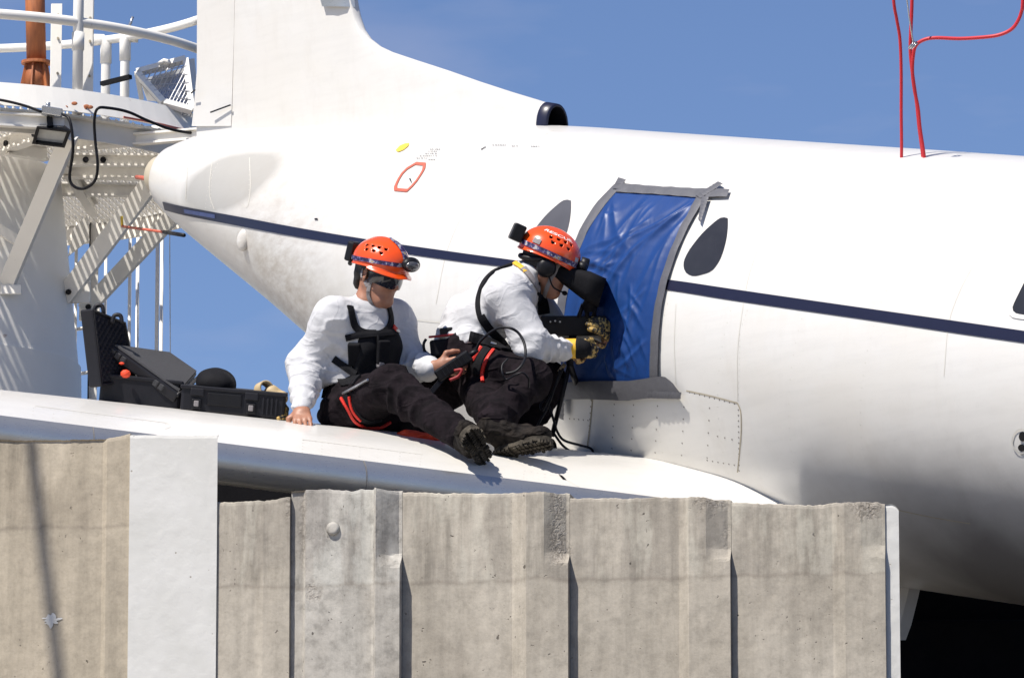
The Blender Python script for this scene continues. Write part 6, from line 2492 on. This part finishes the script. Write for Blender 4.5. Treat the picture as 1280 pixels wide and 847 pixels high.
# case in front: base lying open on the right, flat foam-lined lid leaning back on the other case
c2 = thing('equipment_case', 'black open case nearest the seated man, its flat lid leaning back on the other case', 'case', K(290, 520, 0))
fx = c2w((1, -.085, .03)).normalized(); fz = c2w((.085, 1, 0)).normalized(); fy = fx.cross(fz)
if fy.y < 0: fy = -fy
fc = K(292, 502.5, .14)
b2 = MB().box(fc, fx * .216, fz * .054, fy * .16)
b2o = b2.build('base', M['case'], c2, False, .012)
MB().box(fc + fz * .050, fx * .221, fz * .008, fy * .166).build('rim', M['case'], c2, False, .004)
for dx in (-.15, .075):
    q = fc - fy * .168 + fx * dx - fz * .018
    MB().box(q, fx * .020, fz * .022, fy * .010).build('latch', M['black_plastic'], b2o, False, .005)
    MB().box(q - fy * .010 + fz * .002, fx * .010, fz * .012, fy * .004).build('latch_tongue', M['strap_grey'], b2o, False, .003)
    MB().box(q + fz * .05 + fy * .004, fx * .028, fz * .016, fy * .006).build('latch_boss', M['case'], b2o, False, .004)
for k in range(4):
    MB().box(fc - fy * .163 + fx * (.125 + .018 * k) - fz * .004, fx * .004, fz * .034, fy * .006).build('rib', M['case'], b2o, False, .002)
MB().box(fc - fy * .162 + fx * -.035 + fz * .008, fx * .07, fz * .026, fy * .005).build('handle_recess', M['black_plastic'], b2o, False, .003)
# lid
l4 = [K(139, 431, .06), K(211, 441, .36), K(247, 466, .36), K(224, 492, .02)]
n4 = (l4[1] - l4[0]).cross(l4[3] - l4[0]).normalized()
if n4.z < 0: n4 = -n4
top4 = [p + n4 * .0 for p in l4]
ctr4 = sum(l4, Vector()) / 4
lm_ = MB()
bot4 = [p - n4 * .048 for p in l4]
lm_.add(top4 + bot4, [(0, 1, 2, 3), (7, 6, 5, 4), (0, 4, 5, 1), (1, 5, 6, 2), (2, 6, 7, 3), (3, 7, 4, 0)])
lido = lm_.build('lid', M['case'], c2, False, .008)
fm_ = MB()
in4 = [ctr4 + (p - ctr4) * .95 + n4 * .003 for p in l4]
fm_.add(in4, [(0, 1, 2, 3)])
fm_.add([p + n4 * .010 for p in [ctr4 + (p - ctr4) * .93 for p in l4]] + in4, [(0, 1, 2, 3), (0, 4, 5, 1), (1, 5, 6, 2), (2, 6, 7, 3), (3, 7, 4, 0)])
fm_.build('foam_lining', M['foam'], lido)
ed = (l4[3] - l4[0])
eo = (l4[0] - l4[1]).normalized()
for f in (.06, .14, .22, .70, .78):
    p = l4[0] + ed * f - n4 * .022 + eo * .002
    MB().box(p, ed.normalized() * .010, n4 * .013, eo * .005).build('latch_slot', M['foam'], lido, False, .002)
MB().tube([K(222, 494, .0), K(250, 470, .34)], .009, 8).build('hinge', M['black_metal'], c2, True)

# rounded black cap lying in the front case
v = Vol(K(270, 476, .12) - Vector((.14, .2, .12)), K(270, 476, .12) + Vector((.14, .2, .12)), .005)
v.ell(K(270, 480, .12), (fx, fy, fz), (.084, .10, .068), .01); v.cut(K(270, 487, .12), -fz)
v.noise(.008, 18, 3)
tag(v.build('soft_cap', M['black_cloth'], None), 'rounded black soft cap lying in the front case', 'cap')
# tan tape roll and a pair of work gloves at the end of the case
tr = MB()
c0, axv = K(330, 487, .10), c2w((.55, .25, -.8)).normalized()
xx = axv.orthogonal().normalized(); yy = axv.cross(xx)
rows = []
for (r, o) in ((.036, -.022), (.036, .022), (.027, .022), (.027, -.022), (.036, -.022)):
    rows.append([c0 + axv * o + (xx * math.cos(2 * math.pi * k / 24) + yy * math.sin(2 * math.pi * k / 24)) * r for k in range(24)])
tr.grid(rows, closed=True)
tag(tr.build('tape_roll', M['tan'], None, True), 'tan roll of tape standing on the front case', 'tape roll')
tr = MB()
c0, axv = K(346, 494, .16), c2w((.3, .9, -.3)).normalized()
v = Vol(K(352, 506, .06) - Vector((.12, .14, .12)), K(352, 506, .06) + Vector((.12, .14, .12)), .004)
hand(v, K(346, 498, .10), c2w((.35, -.75, -.5)), c2w((-.5, -.3, -.6)), [.35, .4, .45, .5], .4, 1, .011)
gv = v.build('work_glove', M['glove'], None)
tag(gv, 'yellow and black work glove lying at the end of the front case', 'glove')
v = Vol(K(344, 494, .10) - Vector((.1, .1, .1)), K(344, 494, .10) + Vector((.1, .1, .1)), .004)
v.cone(K(340, 490, .11), K(350, 497, .10), .030, .032, .01); v.noise(.006, 30, 1)
v.build('cuff', M['tan'], gv)
